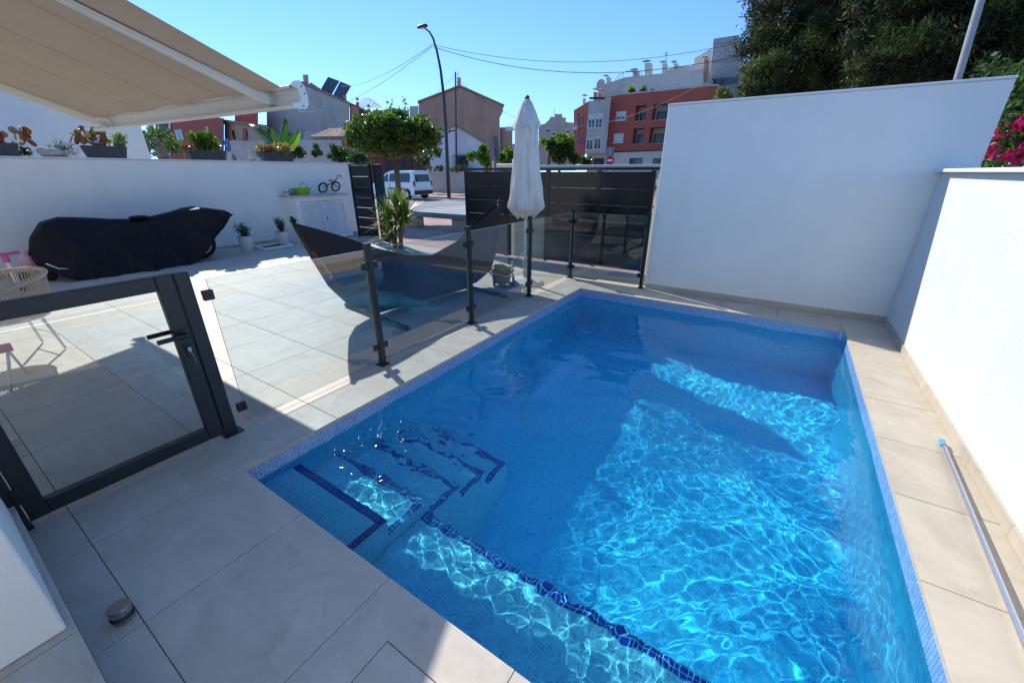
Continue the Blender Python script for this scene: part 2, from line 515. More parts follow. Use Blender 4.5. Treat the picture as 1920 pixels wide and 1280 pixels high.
# ---------------------------------------------------------------- water
def water_mat():
    m, nt, N, L, out = newmat('pool_water')
    b = N.new('ShaderNodeBsdfPrincipled')
    b.inputs['Base Color'].default_value = (0.14, 0.87, 1.0, 1)
    b.inputs['Roughness'].default_value = 0.0
    b.inputs['IOR'].default_value = 1.333
    b.inputs['Transmission Weight'].default_value = 1.0
    b.inputs['Coat Weight'].default_value = 0.15; b.inputs['Coat Roughness'].default_value = 0.035; b.inputs['Coat IOR'].default_value = 1.333
    L.new(b.outputs[0], out.inputs[0])
    return m
M_water = water_mat()
def make_water():
    nx, ny = 400, 600
    x = np.linspace(PX0 - 0.012, PX1 + 0.012, nx + 1); y = np.linspace(PY0 - 0.012, PY1 + 0.012, ny + 1)
    X, Y = np.meshgrid(x, y)
    rs = np.random.RandomState(11)
    Z = np.zeros_like(X)
    # domain warp so wave trains bend
    wx = 0.16 * np.sin(1.3 * Y + 0.7 * X + 1.0) + 0.10 * np.sin(2.3 * X - 1.1 * Y + 2.0)
    wy = 0.16 * np.sin(1.1 * X - 0.9 * Y + 0.3) + 0.10 * np.sin(1.9 * Y + 1.7 * X)
    XX, YY = X + wx, Y + wy
    # wave trains; each is gentler over the deep part, choppier over the bench and steps
    shallow = 1 / (1 + np.exp((Y - 1.55) * 9.0)) + (X < -1.5) / (1 + np.exp((Y - 2.1) * 6.0))
    shallow = np.clip(shallow, 0, 1)
    calm = 1 - 0.9 / (1 + np.exp((X + 1.65) * 6.0)) / (1 + np.exp((Y - 1.08) * 16))
    gust = 0.9 + 0.30 * np.sin(1.7 * X + 0.8) * np.sin(1.3 * Y - 0.5) + 0.25 * np.sin(3.1 * XX + 1.3 * YY) * np.sin(2.3 * YY - 1.1 * XX + 1)
    for lam0, fd, fs, n in ((0.75, 0.10, 0.015, 6), (0.36, 0.11, 0.05, 9), (0.17, 0.14, 0.22, 16), (0.085, 0.29, 0.50, 26), (0.045, 0.28, 0.55, 30)):
        B = np.zeros_like(X)
        for _ in range(n):
            a = rs.normal(0.9, 0.85); lam = lam0 * rs.uniform(0.65, 1.45); k = 2 * np.pi / lam
            B += rs.uniform(0.6, 1.4) / (0.25 * k * k) * np.sin(k * (XX * math.cos(a) + YY * math.sin(a)) + rs.uniform(0, 6.28))
        B *= math.sqrt(2.0 / n)
        Z += B * (fd / 1.35 * (1 - shallow) + fs / 0.5 * shallow)
    splash = 1 + 1.2 * np.exp(-(((X + 1.95) / .55) ** 2 + ((Y - 1.9) / .6) ** 2)) + 0.35 * np.exp(-(((X + .6) / .8) ** 2 + ((Y - 1.0) / .5) ** 2))
    Z = Z * calm * gust * splash + WZ
    top = np.stack([X, Y, Z], -1).reshape(-1, 3)
    idx = np.arange((nx + 1) * (ny + 1)).reshape(ny + 1, nx + 1)
    f = np.stack([idx[:-1, :-1], idx[:-1, 1:], idx[1:, 1:], idx[1:, :-1]], -1).reshape(-1, 4)
    # skirt down to a bottom inside the ground so the body is closed
    ring = list(idx[0, :]) + list(idx[1:, -1]) + list(idx[-1, -2::-1]) + list(idx[-2:0:-1, 0])
    n0 = len(top)
    bot = top[ring].copy(); bot[:, 2] = FLOORZ - 0.03
    verts = np.vstack([top, bot])
    faces = [tuple(q) for q in f]
    m = len(ring)
    for i in range(m):
        j = (i + 1) % m
        faces.append((ring[j], ring[i], n0 + i, n0 + j))
    faces.append(tuple(n0 + i for i in range(m - 1, -1, -1)))
    me = bpy.data.meshes.new('pool_water')
    me.from_pydata(verts.tolist(), [], faces)
    me.materials.append(M_water)
    sm = [True] * len(f) + [False] * (m + 1)
    me.polygons.foreach_set('use_smooth', sm)
    me.update()
    o = bpy.data.objects.new('pool_water', me); COL.objects.link(o)
    o['kind'] = 'structure'
    o.cycles.is_caustics_caster = True
    return o
water = make_water()
# ================================================================ PATIO, WALLS
def stone_mat(name, c1, c2, rough, objvar, vein=0.25):
    m, nt, N, L, out = newmat(name)
    b = N.new('ShaderNodeBsdfPrincipled'); geo = N.new('ShaderNodeNewGeometry'); oi = N.new('ShaderNodeObjectInfo')
    of = N.new('ShaderNodeVectorMath'); of.operation = 'SCALE'; of.inputs[0].default_value = (23.1, 41.7, 3.3); L.new(oi.outputs['Random'], of.inputs['Scale'])
    ad = N.new('ShaderNodeVectorMath'); ad.operation = 'ADD'; L.new(geo.outputs['Position'], ad.inputs[0]); L.new(of.outputs[0], ad.inputs[1])
    n1 = N.new('ShaderNodeTexNoise'); n1.inputs['Scale'].default_value = 3.2; n1.inputs['Detail'].default_value = 8; n1.inputs['Roughness'].default_value = 0.65
    n1.inputs['Distortion'].default_value = 0.8
    L.new(ad.outputs[0], n1.inputs['Vector'])
    mp = N.new('ShaderNodeMapping'); mp.inputs['Scale'].default_value = (3.0, 22.0, 3.0); mp.inputs['Rotation'].default_value = (0, 0, 0.25)
    L.new(ad.outputs[0], mp.inputs[0])
    n2 = N.new('ShaderNodeTexNoise'); n2.inputs['Scale'].default_value = 1.0; n2.inputs['Detail'].default_value = 6; L.new(mp.outputs[0], n2.inputs['Vector'])
    a = N.new('ShaderNodeMath'); a.operation = 'MULTIPLY_ADD'; a.inputs[1].default_value = vein; L.new(n2.outputs[0], a.inputs[0])
    s1 = N.new('ShaderNodeMath'); s1.operation = 'MULTIPLY'; s1.inputs[1].default_value = 1 - vein; L.new(n1.outputs[0], s1.inputs[0]); L.new(s1.outputs[0], a.inputs[2])
    mr = N.new('ShaderNodeMapRange'); mr.inputs[1].default_value = 0.36; mr.inputs[2].default_value = 0.64; L.new(a.outputs[0], mr.inputs[0])
    mx = N.new('ShaderNodeMix'); mx.data_type = 'RGBA'; mx.inputs[6].default_value = rgb(c1); mx.inputs[7].default_value = rgb(c2); L.new(mr.outputs[0], mx.inputs[0])
    mv = N.new('ShaderNodeMapRange'); mv.inputs[3].default_value = 1 - objvar; mv.inputs[4].default_value = 1 + objvar; L.new(oi.outputs['Random'], mv.inputs[0])
    sc = N.new('ShaderNodeVectorMath'); sc.operation = 'SCALE'; L.new(mx.outputs[2], sc.inputs[0]); L.new(mv.outputs[0], sc.inputs['Scale'])
    # sparse brown scuffs and drips of dirt
    n3 = N.new('ShaderNodeTexNoise'); n3.inputs['Scale'].default_value = 2.6; n3.inputs['Detail'].default_value = 10; n3.inputs['Roughness'].default_value = 0.72; n3.inputs['Distortion'].default_value = 1.6
    L.new(ad.outputs[0], n3.inputs['Vector'])
    m3 = N.new('ShaderNodeMapRange'); m3.inputs[1].default_value = 0.58; m3.inputs[2].default_value = 0.68; m3.inputs[4].default_value = 0.45; L.new(n3.outputs[0], m3.inputs[0])
    mx3 = N.new('ShaderNodeMix'); mx3.data_type = 'RGBA'; L.new(m3.outputs[0], mx3.inputs[0]); L.new(sc.outputs[0], mx3.inputs[6]); mx3.inputs[7].default_value = (0.30, 0.245, 0.19, 1)
    L.new(mx3.outputs[2], b.inputs['Base Color'])
    b.inputs['Roughness'].default_value = rough; b.inputs['Specular IOR Level'].default_value = 0.35
    n4 = N.new('ShaderNodeTexNoise'); n4.inputs['Scale'].default_value = 28; n4.inputs['Detail'].default_value = 6; L.new(ad.outputs[0], n4.inputs['Vector'])
    bp = N.new('ShaderNodeBump'); bp.inputs['Strength'].default_value = 0.25; bp.inputs['Distance'].default_value = 0.004; L.new(n4.outputs[0], bp.inputs['Height']); L.new(bp.outputs[0], b.inputs['Normal'])
    L.new(b.outputs[0], out.inputs[0]); return m
M_tile = stone_mat('porcelain_stone', (0.475, 0.41, 0.325), (0.595, 0.53, 0.435), 0.55, 0.035)
M_cope = stone_mat('coping_stone', (0.46, 0.395, 0.30), (0.56, 0.49, 0.385), 0.5, 0.03, 0.15)
M_grt = pmat('tile_grout', (0.27, 0.25, 0.22), 0.9, 0.2, 30)
M_cut = pmat('cut_stone_edge', (0.50, 0.46, 0.39), 0.8, 0.1, 40)
patio = struct(bpy.data.objects.new('patio_floor', None)); COL.objects.link(patio)
sb = MB()
sb.box(-11.16, PX0 - .0, -1.6, 7.36, -0.12, -0.0075)
sb.box(PX1, 1.32, -1.6, 6.46, -0.12, -0.0075)
sb.box(PX0, PX1, -1.6, PY0, -0.12, -0.0075)
sb.box(PX0, PX1, PY1, 6.46, -0.12, -0.0075)
sb.box(PX0, -1.64, 6.46, 7.36, -0.12, -0.0075)
sb.build('grout_bed', [M_grt], patio)
M_seal = pmat('dark_joint_sealant', (0.045, 0.042, 0.040), 0.7, .2, 20)
MB().box(-4.6135, -4.6065, -1.3, 7.34, -.006, -.0006).build('joint_seal', [M_seal], patio)
MB().box(-2.978, -2.972, 1.03, 6.2, -.006, -.0006).build('joint_seal', [M_seal], patio)
# stone lip of the coping, over the waterline mosaic
lp = MB(); lz0, lz1 = -0.031, -0.006
lp.box(PX0 - .05, PX0 + .006, PY0 - .05, PY1 + .05, lz0, lz1)
lp.box(PX1 - .006, PX1 + .05, PY0 - .05, PY1 + .05, lz0, lz1)
lp.box(PX0 + .006, PX1 - .006, PY1 - .006, PY1 + .05, lz0, lz1)
lp.box(PX0 + .006, PX1 - .006, PY0 - .05, PY0 + .006, lz0, lz1)
lp.build('coping_edge', [M_cut], patio)
tile_cache = {}
trnd = random.Random(21)
def tile(x0, x1, y0, y1, mat=None, name='floor_tile', z=0.0, g=0.002):
    mat = mat or M_tile
    w = round(x1 - x0 - 2 * g, 4); h = round(y1 - y0 - 2 * g, 4)
    key = (w, h, mat.name, name)
    if key not in tile_cache:
        tile_cache[key] = MB().cbox(-w / 2, w / 2, -h / 2, h / 2, -0.008, 0, 0.0012).mesh(name, [mat], fixn=True)
    inst(name, tile_cache[key], patio, ((x0 + x1) / 2, (y0 + y1) / 2, z + trnd.uniform(-.0006, .0006)))
xa = [-2.975, -3.44, -3.875] + [-4.61 - .735 * k for k in range(9)] + [-11.14]
ya = [-1.28, -.60, .08] + [.765, 1.445, 2.125, 2.805, 3.485, 4.165, 4.845, 5.525, 6.205, 6.885, 7.35]
xa = [-2.975, -3.875] + [-4.61 - .735 * k for k in range(9)] + [-11.14]
for i in range(len(xa) - 1):
    for j in range(len(ya) - 1):
        tile(xa[i + 1], xa[i], ya[j], ya[j + 1])
for j in range(3, len(ya) - 1):
    if ya[j] < 5.6:
        y1 = min(ya[j + 1], 5.87)
        tile(-2.975, PX0 + .008, ya[j], y1, M_tile, 'coping_tile')
tile(-2.975, PX0 + .0, 5.87, 6.40); tile(-2.975, PX0, 6.40, 7.35)
xc = [-2.975, -2.56, -1.87, -1.175, -.49, .20, .885, 1.31]
for i in range(len(xc) - 1):
    for (y0, y1) in ((-1.28, -.60), (-.60, .08), (.08, .773)):
        if xc[i] == -1.175 and y0 == .08:
            continue
        tile(xc[i], xc[i + 1], y0, y1 if xc[i] < .8 or y1 < .7 else .765)
# tile framing the skimmer cover, and the cover itself
fr = MB(); a0, a1, b0, b1 = -1.173, -.492, .082, .771; h0, h1, k0, k1 = -.972, -.60, .20, .582
z0, z1 = -.008, 0.0
fr.box(a0, h0, b0, b1, z0, z1); fr.box(h1, a1, b0, b1, z0, z1); fr.box(h0, h1, b0, k0, z0, z1); fr.box(h0, h1, k1, b1, z0, z1)
fr.build('floor_tile', [M_tile], patio)
MB().cbox(h0 + .004, h1 - .004, k0 + .004, k1 - .004, -.009, -.0005, .001).build('skimmer_cover', [M_tile], patio)
yr = [.765, 1.445, 2.09, 2.74, 3.39, 4.035, 4.68, 5.35, 5.87]
for j in range(len(yr) - 1):
    tile(PX1 - .008, 1.31, yr[j], yr[j + 1], M_cope, 'coping_tile')
xb = [PX0, -1.81, -1.145, -.48, .18, .85, 1.31]
for i in range(len(xb) - 1):
    tile(xb[i], xb[i + 1], 5.862 if xb[i] < .8 else 5.87, 6.45, M_cope, 'coping_tile')
tile(PX0, -1.65, 6.45, 7.35)
# skirting
def skirt(axis, pos, a, b, side, step=.65, hh=.075):
    n = max(1, round((b - a) / step)); st = (b - a) / n
    for k in range(n):
        u0 = a + k * st + .001; u1 = a + (k + 1) * st - .001
        m_ = MB()
        if axis == 'X': m_.cbox(min(pos, pos + side * .011), max(pos, pos + side * .011), u0, u1, .001, hh, .001)
        else: m_.cbox(u0, u1, min(pos, pos + side * .011), max(pos, pos + side * .011), .001, hh, .001)
        m_.build('skirting_tile', [M_cope], patio)
skirt('X', 1.308, .765, 6.436, -1)
skirt('Y', 6.448, -1.645, 1.30, -1)
skirt('X', -11.148, -1.5, 6.05, 1, .73)
# ---------------------------------------------------------------- white rendered walls
def stucco(name, c, grime=0.05):
    return pmat(name, c, 0.92, 0.025, 2.5, bump=0.6, bscale=75, bdist=0.006, stain=grime, stain_scale=1.2, spec=0.2)
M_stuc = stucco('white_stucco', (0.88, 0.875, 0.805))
M_stucb = stucco('stucco_dimmed_for_sun', (0.70, 0.705, 0.67))  # same white render toned darker to offset the direct sun on it
M_stucn = stucco('neighbour_stucco', (0.84, 0.82, 0.77))
M_capw = pmat('white_coping_metal', (0.80, 0.80, 0.78), 0.4, 0.02, 8)
w = root('pool_wall', 'tall white rendered wall panel behind the far end of the pool', 'wall', (0, 6.45, 0))
MB().cbox(-1.65, 1.585, 6.45, 6.66, 0.0, 2.545, .006).build('render_face', [M_stuc], w)
MB().cbox(-1.656, 1.591, 6.444, 6.666, 2.547, 2.572, .004).build('coping', [M_capw], w)
w = root('boundary_wall', 'low white rendered wall running along the right side of the pool', 'wall', (1.31, 3, 0))
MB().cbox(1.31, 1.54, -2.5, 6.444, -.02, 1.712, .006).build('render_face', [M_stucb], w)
MB().cbox(1.245, 1.60, -2.5, 6.44, 1.714, 1.748, .005).build('coping', [M_capw], w)
w = root('garden_wall', 'long white rendered wall carrying planters on the left of the patio', 'wall', (-11.2, 3, 0))
MB().cbox(-11.40, -11.15, -2.5, 8.35, 0, 1.935, .006).build('render_face', [M_stuc], w)
MB().cbox(-11.43, -11.12, -2.5, 8.35, 1.937, 1.962, .004).build('coping', [M_capw], w)
# the white corner of the house standing on its step, bottom left
p_ = onZ(142, 1183, .17); q_ = onZ(197, 1280, .17); SY = (p_.y + q_.y) / 2
w = root('house_corner', 'white rendered house corner standing on a stone step beside the glass gate', 'wall', (-3, -.3, 0))
cpt = onZ(127, 1179, .17)
wx1 = cpt.x; wy1 = min(cpt.y, SY - .01)
MB().cbox(-2.93, wx1, -1.4, wy1, .172, 3.4, .006).build('render_face', [M_stuc], w)
MB().cbox(-2.95, .6, -1.4, SY, .0, .155, .002).build('step', [M_grt], w)
MB().cbox(-2.95, wx1 + .035, -1.4, SY + .004, .156, .17, .002).build('step_tile', [M_tile], w)
MB().cbox(wx1 + .038, .6, -1.4, SY + .004, .156, .17, .002).build('step_tile', [M_tile], w)
# house facade behind the viewpoint that carries the awning
w = root('house_facade', 'white rendered house front behind the patio carrying the awning', 'wall', (-5, -1.6, 0))
MB().box(-11.1, 1.31, -1.75, -1.405, 0, 4.4).build('render_face', [M_stuc], w)
# neighbour's house end, upper left
a = onX(283, 297, -15.0)
w = root('neighbour_wall', 'plain white house wall rising behind the planters on the left', 'wall', (-15, 0, 0))
MB().box(-15.3, -15.0, -8, a.y, 0, 5.2).build('render_face', [M_stucn], w)
mbt = MB(); mbt.box(-15.34, -14.98, -8, a.y + .03, 5.2, 5.26); mbt.build('coping', [M_capw], w)
# ================================================================ GLASS FENCE, GATE, AWNING
M_anth = pmat('anthracite_powder_coat', (0.008, 0.017, 0.024), 0.42, 0.08, 20, bump=0.05, bscale=300)
M_anth2 = pmat('anthracite_satin', (0.008, 0.011, 0.015), 0.16, 0.08, 12)
M_black = pmat('black_bracket', (0.012, 0.013, 0.015), 0.35, 0.1, 30)
M_glass = thin_glass('fence_glass', (0.72, 0.81, 0.82), 0.0, 3.4)
M_gedge = pmat('green_glass_edge', (0.35, 0.50, 0.46), 0.15, 0.1, 10)
M_steel = pmat('brushed_steel', (0.40, 0.42, 0.44), 0.3, 0.12, 60, metal=1.0)
FX = -2.963
def glass_panel(p, q, z0, z1, parent=None, label=None, t=.010):
    """a sheet between plan points p and q"""
    d = Vector((q[0] - p[0], q[1] - p[1], 0)).normalized(); n = Vector((-d.y, d.x, 0)) * t / 2
    P = Vector((p[0], p[1], 0)); Q = Vector((q[0], q[1], 0))
    mb = MB()
    A, B = P + Vector((0, 0, z0)), Q + Vector((0, 0, z0)); Cc, D = Q + Vector((0, 0, z1)), P + Vector((0, 0, z1))
    mb.add([A, B, Cc, D], [(0, 1, 2, 3)], 0)                       # single light-passing sheet
    e = MB()
    for (u, v) in ((A, B), (B, Cc), (Cc, D), (D, A)):
        e.add([u - n, v - n, v + n, u + n], [(0, 1, 2, 3)], 0)
    g = mb.build('pane', [M_glass], parent, fixn=False)
    e.build('pane_edge', [M_gedge], parent, fixn=False)
    return g
fence = root('glass_pool_fence', 'clear glass pool fence on dark square posts along the water', 'fence', (FX, 3, 0))
posts = [(FX, 2.262), (FX, 3.640), (FX, 5.015), (FX, 6.415), (-1.700, 6.405)]
for k, (x, y) in enumerate(posts):
    mb = MB(); h = 1.15
    mb.cbox(x - .026, x + .026, y - .026, y + .026, .006, h, .003)
    po = mb.build('post', [M_anth], fence)
    MB().cbox(x - .048, x + .048, y - .048, y + .048, .0005, .009, .002).build('base_plate', [M_anth], po)
    MB().cbox(x - .029, x + .029, y - .029, y + .029, h, h + .006, .002).build('post_cap', [M_black], po)
def bracket(x, y, z, dx, dy, parent):
    mb = MB()
    mb.cbox(x + dx * .050 - (.030 if dx else .017), x + dx * .050 + (.030 if dx else .017), y + dy * .050 - (.030 if dy else .017), y + dy * .050 + (.030 if dy else .017), z - .032, z + .032, .004)
    b = mb.build('bracket', [M_black], parent)
    s = MB(); nx, ny = (0, 1) if dx else (1, 0)
    s.tube([(x + dx * .055 + nx * .012, y + dy * .055 + ny * .012, z), (x + dx * .055 + nx * .017, y + dy * .055 + ny * .017, z)], .006, 8)
    s.build('screw', [M_steel], b)
for k, (x, y) in enumerate(posts[:4]):
    for z in (.20, .96):
        bracket(x, y, z, 0, -1, fence)
        if k < 3: bracket(x, y, z, 0, 1, fence)
        else: bracket(x, y, z, 1, 0, fence)
for z in (.20, .96): bracket(-1.700, 6.405, z, -1, 0, fence)
GY1 = .955   # gate latch side
ys = [GY1 + .075] + [p[1] for p in posts[:4]]
glass_panel((FX, 1.03), (FX, 2.262 - .042), .055, 1.10, fence)
for a, b in ((2.262, 3.640), (3.640, 5.015), (5.015, 6.415)):
    glass_panel((FX, a + .042), (FX, b - .042), .055, 1.10, fence)
glass_panel((FX + .042, 6.415), (-1.742, 6.405), .055, 1.10, fence)
# gate
GH = 1.16
gate = root('glass_gate', 'dark framed glass gate with lever handle and keys, next to the pool corner', 'gate', (-3.0, .4, 0))
gx0, gx1 = -3.028, -2.972
gy0, gy1 = -.05, .872
MB().cbox(gx0, gx1, gy1 - .085, gy1, .03, GH, .004).build('stile', [M_anth], gate)
MB().cbox(gx0, gx1, gy0, gy0 + .075, .03, GH, .004).build('stile', [M_anth], gate)
MB().cbox(gx0 + .001, gx1 - .001, gy0 + .0755, gy1 - .0855, GH - .085, GH - .001, .004).build('rail', [M_anth], gate)
MB().cbox(gx0 + .001, gx1 - .001, gy0 + .0755, gy1 - .0855, .031, .115, .004).build('rail', [M_anth], gate)
glass_panel((-3.0, gy0 + .07), (-3.0, gy1 - .08), .11, GH - .08, gate)
po = MB().cbox(-3.03, -2.968, gy1 + .006, GY1, .004, GH, .004).build('latch_post', [M_anth], gate)
MB().cbox(-3.045, -2.94, gy1 - .01, GY1 + .03, .0005, .01, .002).build('base_plate', [M_anth], po)
po = MB().cbox(-3.03, -2.968, gy0 - .075, gy0 - .006, .004, GH, .004).build('hinge_post', [M_anth], gate)
MB().cbox(-3.05, -2.945, gy0 - .09, gy0 + .0, .0005, .01, .002).build('base_plate', [M_anth], po)
for z in (.16, .98):
    MB().tube([(-2.958, gy0 - .004, z), (-2.958, gy0 - .004, z + .09)], .012, 10).build('hinge', [M_black], gate, smooth=False)
    bracket(-3.0 + .037, GY1 + .012, z + .02, 0, 1, gate)
for sx in (-1, 1):
    hx = gx1 if sx > 0 else gx0
    hb = MB(); hy = gy1 - .042; hz = .775
    hb.cbox(min(hx, hx + sx * .010), max(hx, hx + sx * .010), hy - .015, hy + .015, hz - .02, hz + .05, .003)
    hb.tube([(hx + sx * .008, hy, hz + .02), (hx + sx * .048, hy, hz + .02)], .011, 10)
    hb.tube([(hx + sx * .048, hy + .012, hz + .02), (hx + sx * .050, hy - .145, hz + .02)], .0140, 10)
    hb.build('handle', [M_black], gate, auto=40)
lk = MB(); lk.lathe([(.0, 0), (.018, 0), (.018, .006), (0, .006)], 14)
lk = MB(); lk.cbox(gx1, gx1 + .008, gy1 - .042 - .018, gy1 - .042 + .018, .645, .735, .004)
lko = lk.build('lock_plate', [M_black], gate)
kb = MB(); kb.tube([(gx1 + .008, gy1 - .042, .70), (gx1 + .03, gy1 - .042, .70)], .008, 10); kb.cbox(gx1 + .028, gx1 + .031, gy1 - .052, gy1 - .032, .685, .713, .001)
kb.tube([(gx1 + .03, gy1 - .042, .69), (gx1 + .034, gy1 - .035, .655), (gx1 + .03, gy1 - .028, .60)], .0018, 6)
kb.build('key', [M_steel], lko)
# ---------------------------------------------------------------- awning
M_cloth = pmat('taupe_awning_cloth', (0.27, 0.215, 0.15), 0.85, 0.05, 3, trans=0.35, bump=0.15, bscale=350, bdist=.001, stretch=(1, 1, 1))
M_wht = pmat('white_lacquer', (0.84, 0.84, 0.80), 0.35, 0.03, 6)
M_wht2 = pmat('off_white_plastic', (0.68, 0.67, 0.63), 0.5, 0.05, 6)
SA = 0.42
AY, AZr, AZl = 2.16, 2.185, 2.245
AX0, AX1 = -8.28, -3.42
def azb(x): return AZl + (AZr - AZl) * (x - AX0) / (AX1 - AX0)
aw = root('retractable_awning', 'extended taupe fabric awning with white front bar and folding arms, upper left', 'awning', (-5.8, -1.4, 3.6))
def cloth(u, v):
    x = AX0 + .10 + (AX1 - AX0 - .20) * u; y = AY - .06 - 3.35 * v
    sag = -.045 * math.sin(PI * v) + .006 * math.sin(u * 2 * PI * 4 + 1) * (1 - v)
    return (x, y, azb(x) + .135 + SA * (AY - .06 - y) + sag)
MB().grid(cloth, 48, 24).build('fabric', [M_cloth], aw, smooth=True, fixn=False)
sm = MB()
for u in (.2, .4, .6, .8):
    for k in range(12):
        a, b = cloth(u, k / 12), cloth(u, (k + 1) / 12)
        sm.bar((a[0], a[1], a[2] - .003), (b[0], b[1], b[2] - .003), .005, .0004)
sm.build('seam', [M_cloth], aw)
# front bar: channel profile (y,z)
prof = [(AY + .0, .0), (AY + .035, .01), (AY + .05, .05), (AY + .05, .11), (AY + .035, .155), (AY - .01, .165), (AY - .055, .150), (AY - .055, .135),
        (AY - .01, .145), (AY + .02, .135), (AY + .033, .10), (AY + .033, .055), (AY + .02, .03), (AY - .055, .018), (AY - .055, .0)]
fb = MB(); n = len(prof)
v = [(AX0, y, azb(AX0) + z) for y, z in prof] + [(AX1, y, azb(AX1) + z) for y, z in prof]
fb.add(v, [(i, n + i, n + (i + 1) % n, (i + 1) % n) for i in range(n)])
fb.add([(AX0, y, azb(AX0) + z) for y, z in prof], [tuple(range(n))])
fb.build('front_bar', [M_wht], aw, auto=40)
cap = [(AY - .06, -.008), (AY + .04, -.005), (AY + .068, .03), (AY + .072, .09), (AY + .055, .16), (AY + .02, .19), (AY - .03, .18), (AY - .06, .15), (AY + .0, .13), (AY + .015, .08), (AY - .005, .04), (AY - .06, .03)]
for ax, s in ((AX1, 1), (AX0, -1)):
    c2 = MB(); c2.prism([(y, azb(ax) + z) for y, z in cap], 'X', ax, ax + s * .022)
    co = c2.build('end_cap', [M_wht], aw)
    sc_ = MB()
    for (y, z) in ((AY + .03, .15), (AY + .045, .105), (AY + .02, .015)):
        sc_.tube([(ax + s * .022, y, azb(ax) + z), (ax + s * .026, y, azb(ax) + z)], .006, 8)
    sc_.build('screw', [M_black], co)
def on_arm(px, py, off=.085):
    """meet the plane the folded arms lie in"""
    d = sight(px, py); k = SA
    # z = AZ + .135 + SA*(AY-y) - off
    zc = azb(-5.8) + .135 - off
    t = (zc + k * AY - EYE.z) / (d.z + k * d.y)
    return EYE + d * t
for (pa, pb, xr) in (((505, 190), (190, 30), AX1), ((188, 232), (40, 178), AX0)):
    A = on_arm(*pa); B = on_arm(*pb)
    d = (B - A).normalized()
    B = A + d * 1.75
    arm = MB().bar(A, B, .045, .075).build('arm', [M_wht], aw)
    jb = MB(); jb.obox(A + Vector((.0, .02, -.0)), (.10, .06, .06)); jb.bar(A, A + Vector((0.03, .07, -.02)), .03, .05)
    jb.build('arm_joint', [M_wht2], arm)
    if B.y < 1.2:
        Cc = Vector((B.x + (-1.6 if xr == AX1 else 1.6), -1.30, azb(-5.8) + .135 + SA * (AY + 1.30) - .14))
        up = MB().bar(B, Cc, .05, .09).build('arm', [M_wht], aw)
        MB().tube([B - Vector((0, 0, .05)), B + Vector((0, 0, .05))], .045, 12).build('elbow', [M_wht2], up)
MB().cbox(AX0, AX1, -1.40, -1.20, azb(-5.8) + .135 + SA * (AY + 1.2) - .05, azb(-5.8) + .135 + SA * (AY + 1.2) + .15, .02).build('cassette', [M_wht], aw)
# ================================================================ THINGS ON THE PATIO
M_blackf = pmat('black_cover_cloth', (0.004, 0.005, 0.008), 0.62, 0.3, 4, bump=0.5, bscale=22, bdist=.012, spec=0.3)
M_hamf = pmat('charcoal_hammock_cloth', (0.016, 0.017, 0.020), 0.8, 0.2, 5, trans=0.05, bump=0.2, bscale=260, bdist=.001)
M_rubber = pmat('black_rubber', (0.012, 0.012, 0.012), 0.75, 0.2, 20)
M_chrome = pmat('chrome', (0.62, 0.62, 0.62), 0.18, 0.05, 30, metal=1.0)
M_pot = pmat('white_ceramic', (0.74, 0.73, 0.70), 0.35, 0.05, 6)
M_soil = pmat('potting_soil', (0.035, 0.024, 0.016), 0.95, 0.4, 40, bump=.6, bscale=80)
M_white = pmat('white_paint', (0.78, 0.79, 0.79), 0.45, 0.03, 6)
M_pink = pmat('pink_plastic', (0.62, 0.10, 0.30), 0.4, 0.08, 8)
M_lpink = pmat('pale_pink_plastic', (0.72, 0.38, 0.52), 0.45, 0.08, 8)
M_lime = pmat('lime_plastic', (0.42, 0.68, 0.02), 0.3, 0.06, 8, trans=0.25)
M_rope = pmat('cream_rope', (0.50, 0.45, 0.36), 0.85, 0.15, 60, bump=.4, bscale=200, bdist=.002)
M_pole = pmat('brushed_aluminium', (0.62, 0.64, 0.66), 0.3, 0.06, 60, metal=0.9, stretch=(1, 1, 1))
M_blue = pmat('sky_blue_plastic', (0.06, 0.35, 0.62), 0.4, 0.08, 10)
M_turf = pmat('green_turf', (0.02, 0.075, 0.02), 0.9, 0.4, 60, bump=.8, bscale=150)
M_canvas = pmat('ivory_parasol_canvas', (0.80, 0.79, 0.74), 0.85, 0.06, 6, trans=0.25, bump=.15, bscale=300, bdist=.001, stain=.18, stain_scale=5)

# ---- hammock
T1 = onZ(545, 412, 1.26); T2 = onZ(937, 378, 1.28)
hd = (T2 - T1); hd.z = 0; hd.normalize(); hp = Vector((hd.y, -hd.x, 0))
def interp(t, pts):
    for (a, va), (b, vb) in zip(pts, pts[1:]):
        if t <= b:
            k = (t - a) / (b - a); k = k * k * (3 - 2 * k) * .5 + k * .5
            return va + (vb - va) * k
    return pts[-1][1]
SIL = [(545, 412), (600, 428), (640, 441), (700, 464), (750, 477), (800, 477), (850, 450), (890, 415), (937, 378)]
def px_of(p):
    v = Vector(p) - EYE; z = v.dot(_F); return 960 + 755 * v.dot(_R) / z, 640 - 755 * v.dot(_U) / z
def sil_z(P):
    """height at plan point P that lies on the upper outline"""
    x, _ = px_of((P.x, P.y, .9)); y = interp0(x, SIL); d = sight(x, y)
    return EYE.z + d.z * math.hypot(P.x, P.y) / math.hypot(d.x, d.y)
def interp0(t, pts):
    if t <= pts[0][0]: return pts[0][1]
    for (a, va), (b, vb) in zip(pts, pts[1:]):
        if t <= b: return va + (vb - va) * (t - a) / (b - a)
    return pts[-1][1]
belly = [(0, 1.22), (.04, .86), (.09, .46), (.15, .20), (.22, .10), (.35, .075), (.6, .08), (.78, .10), (.88, .20), (.94, .48), (.98, .95), (1, 1.24)]
edgez = []
edgef = []
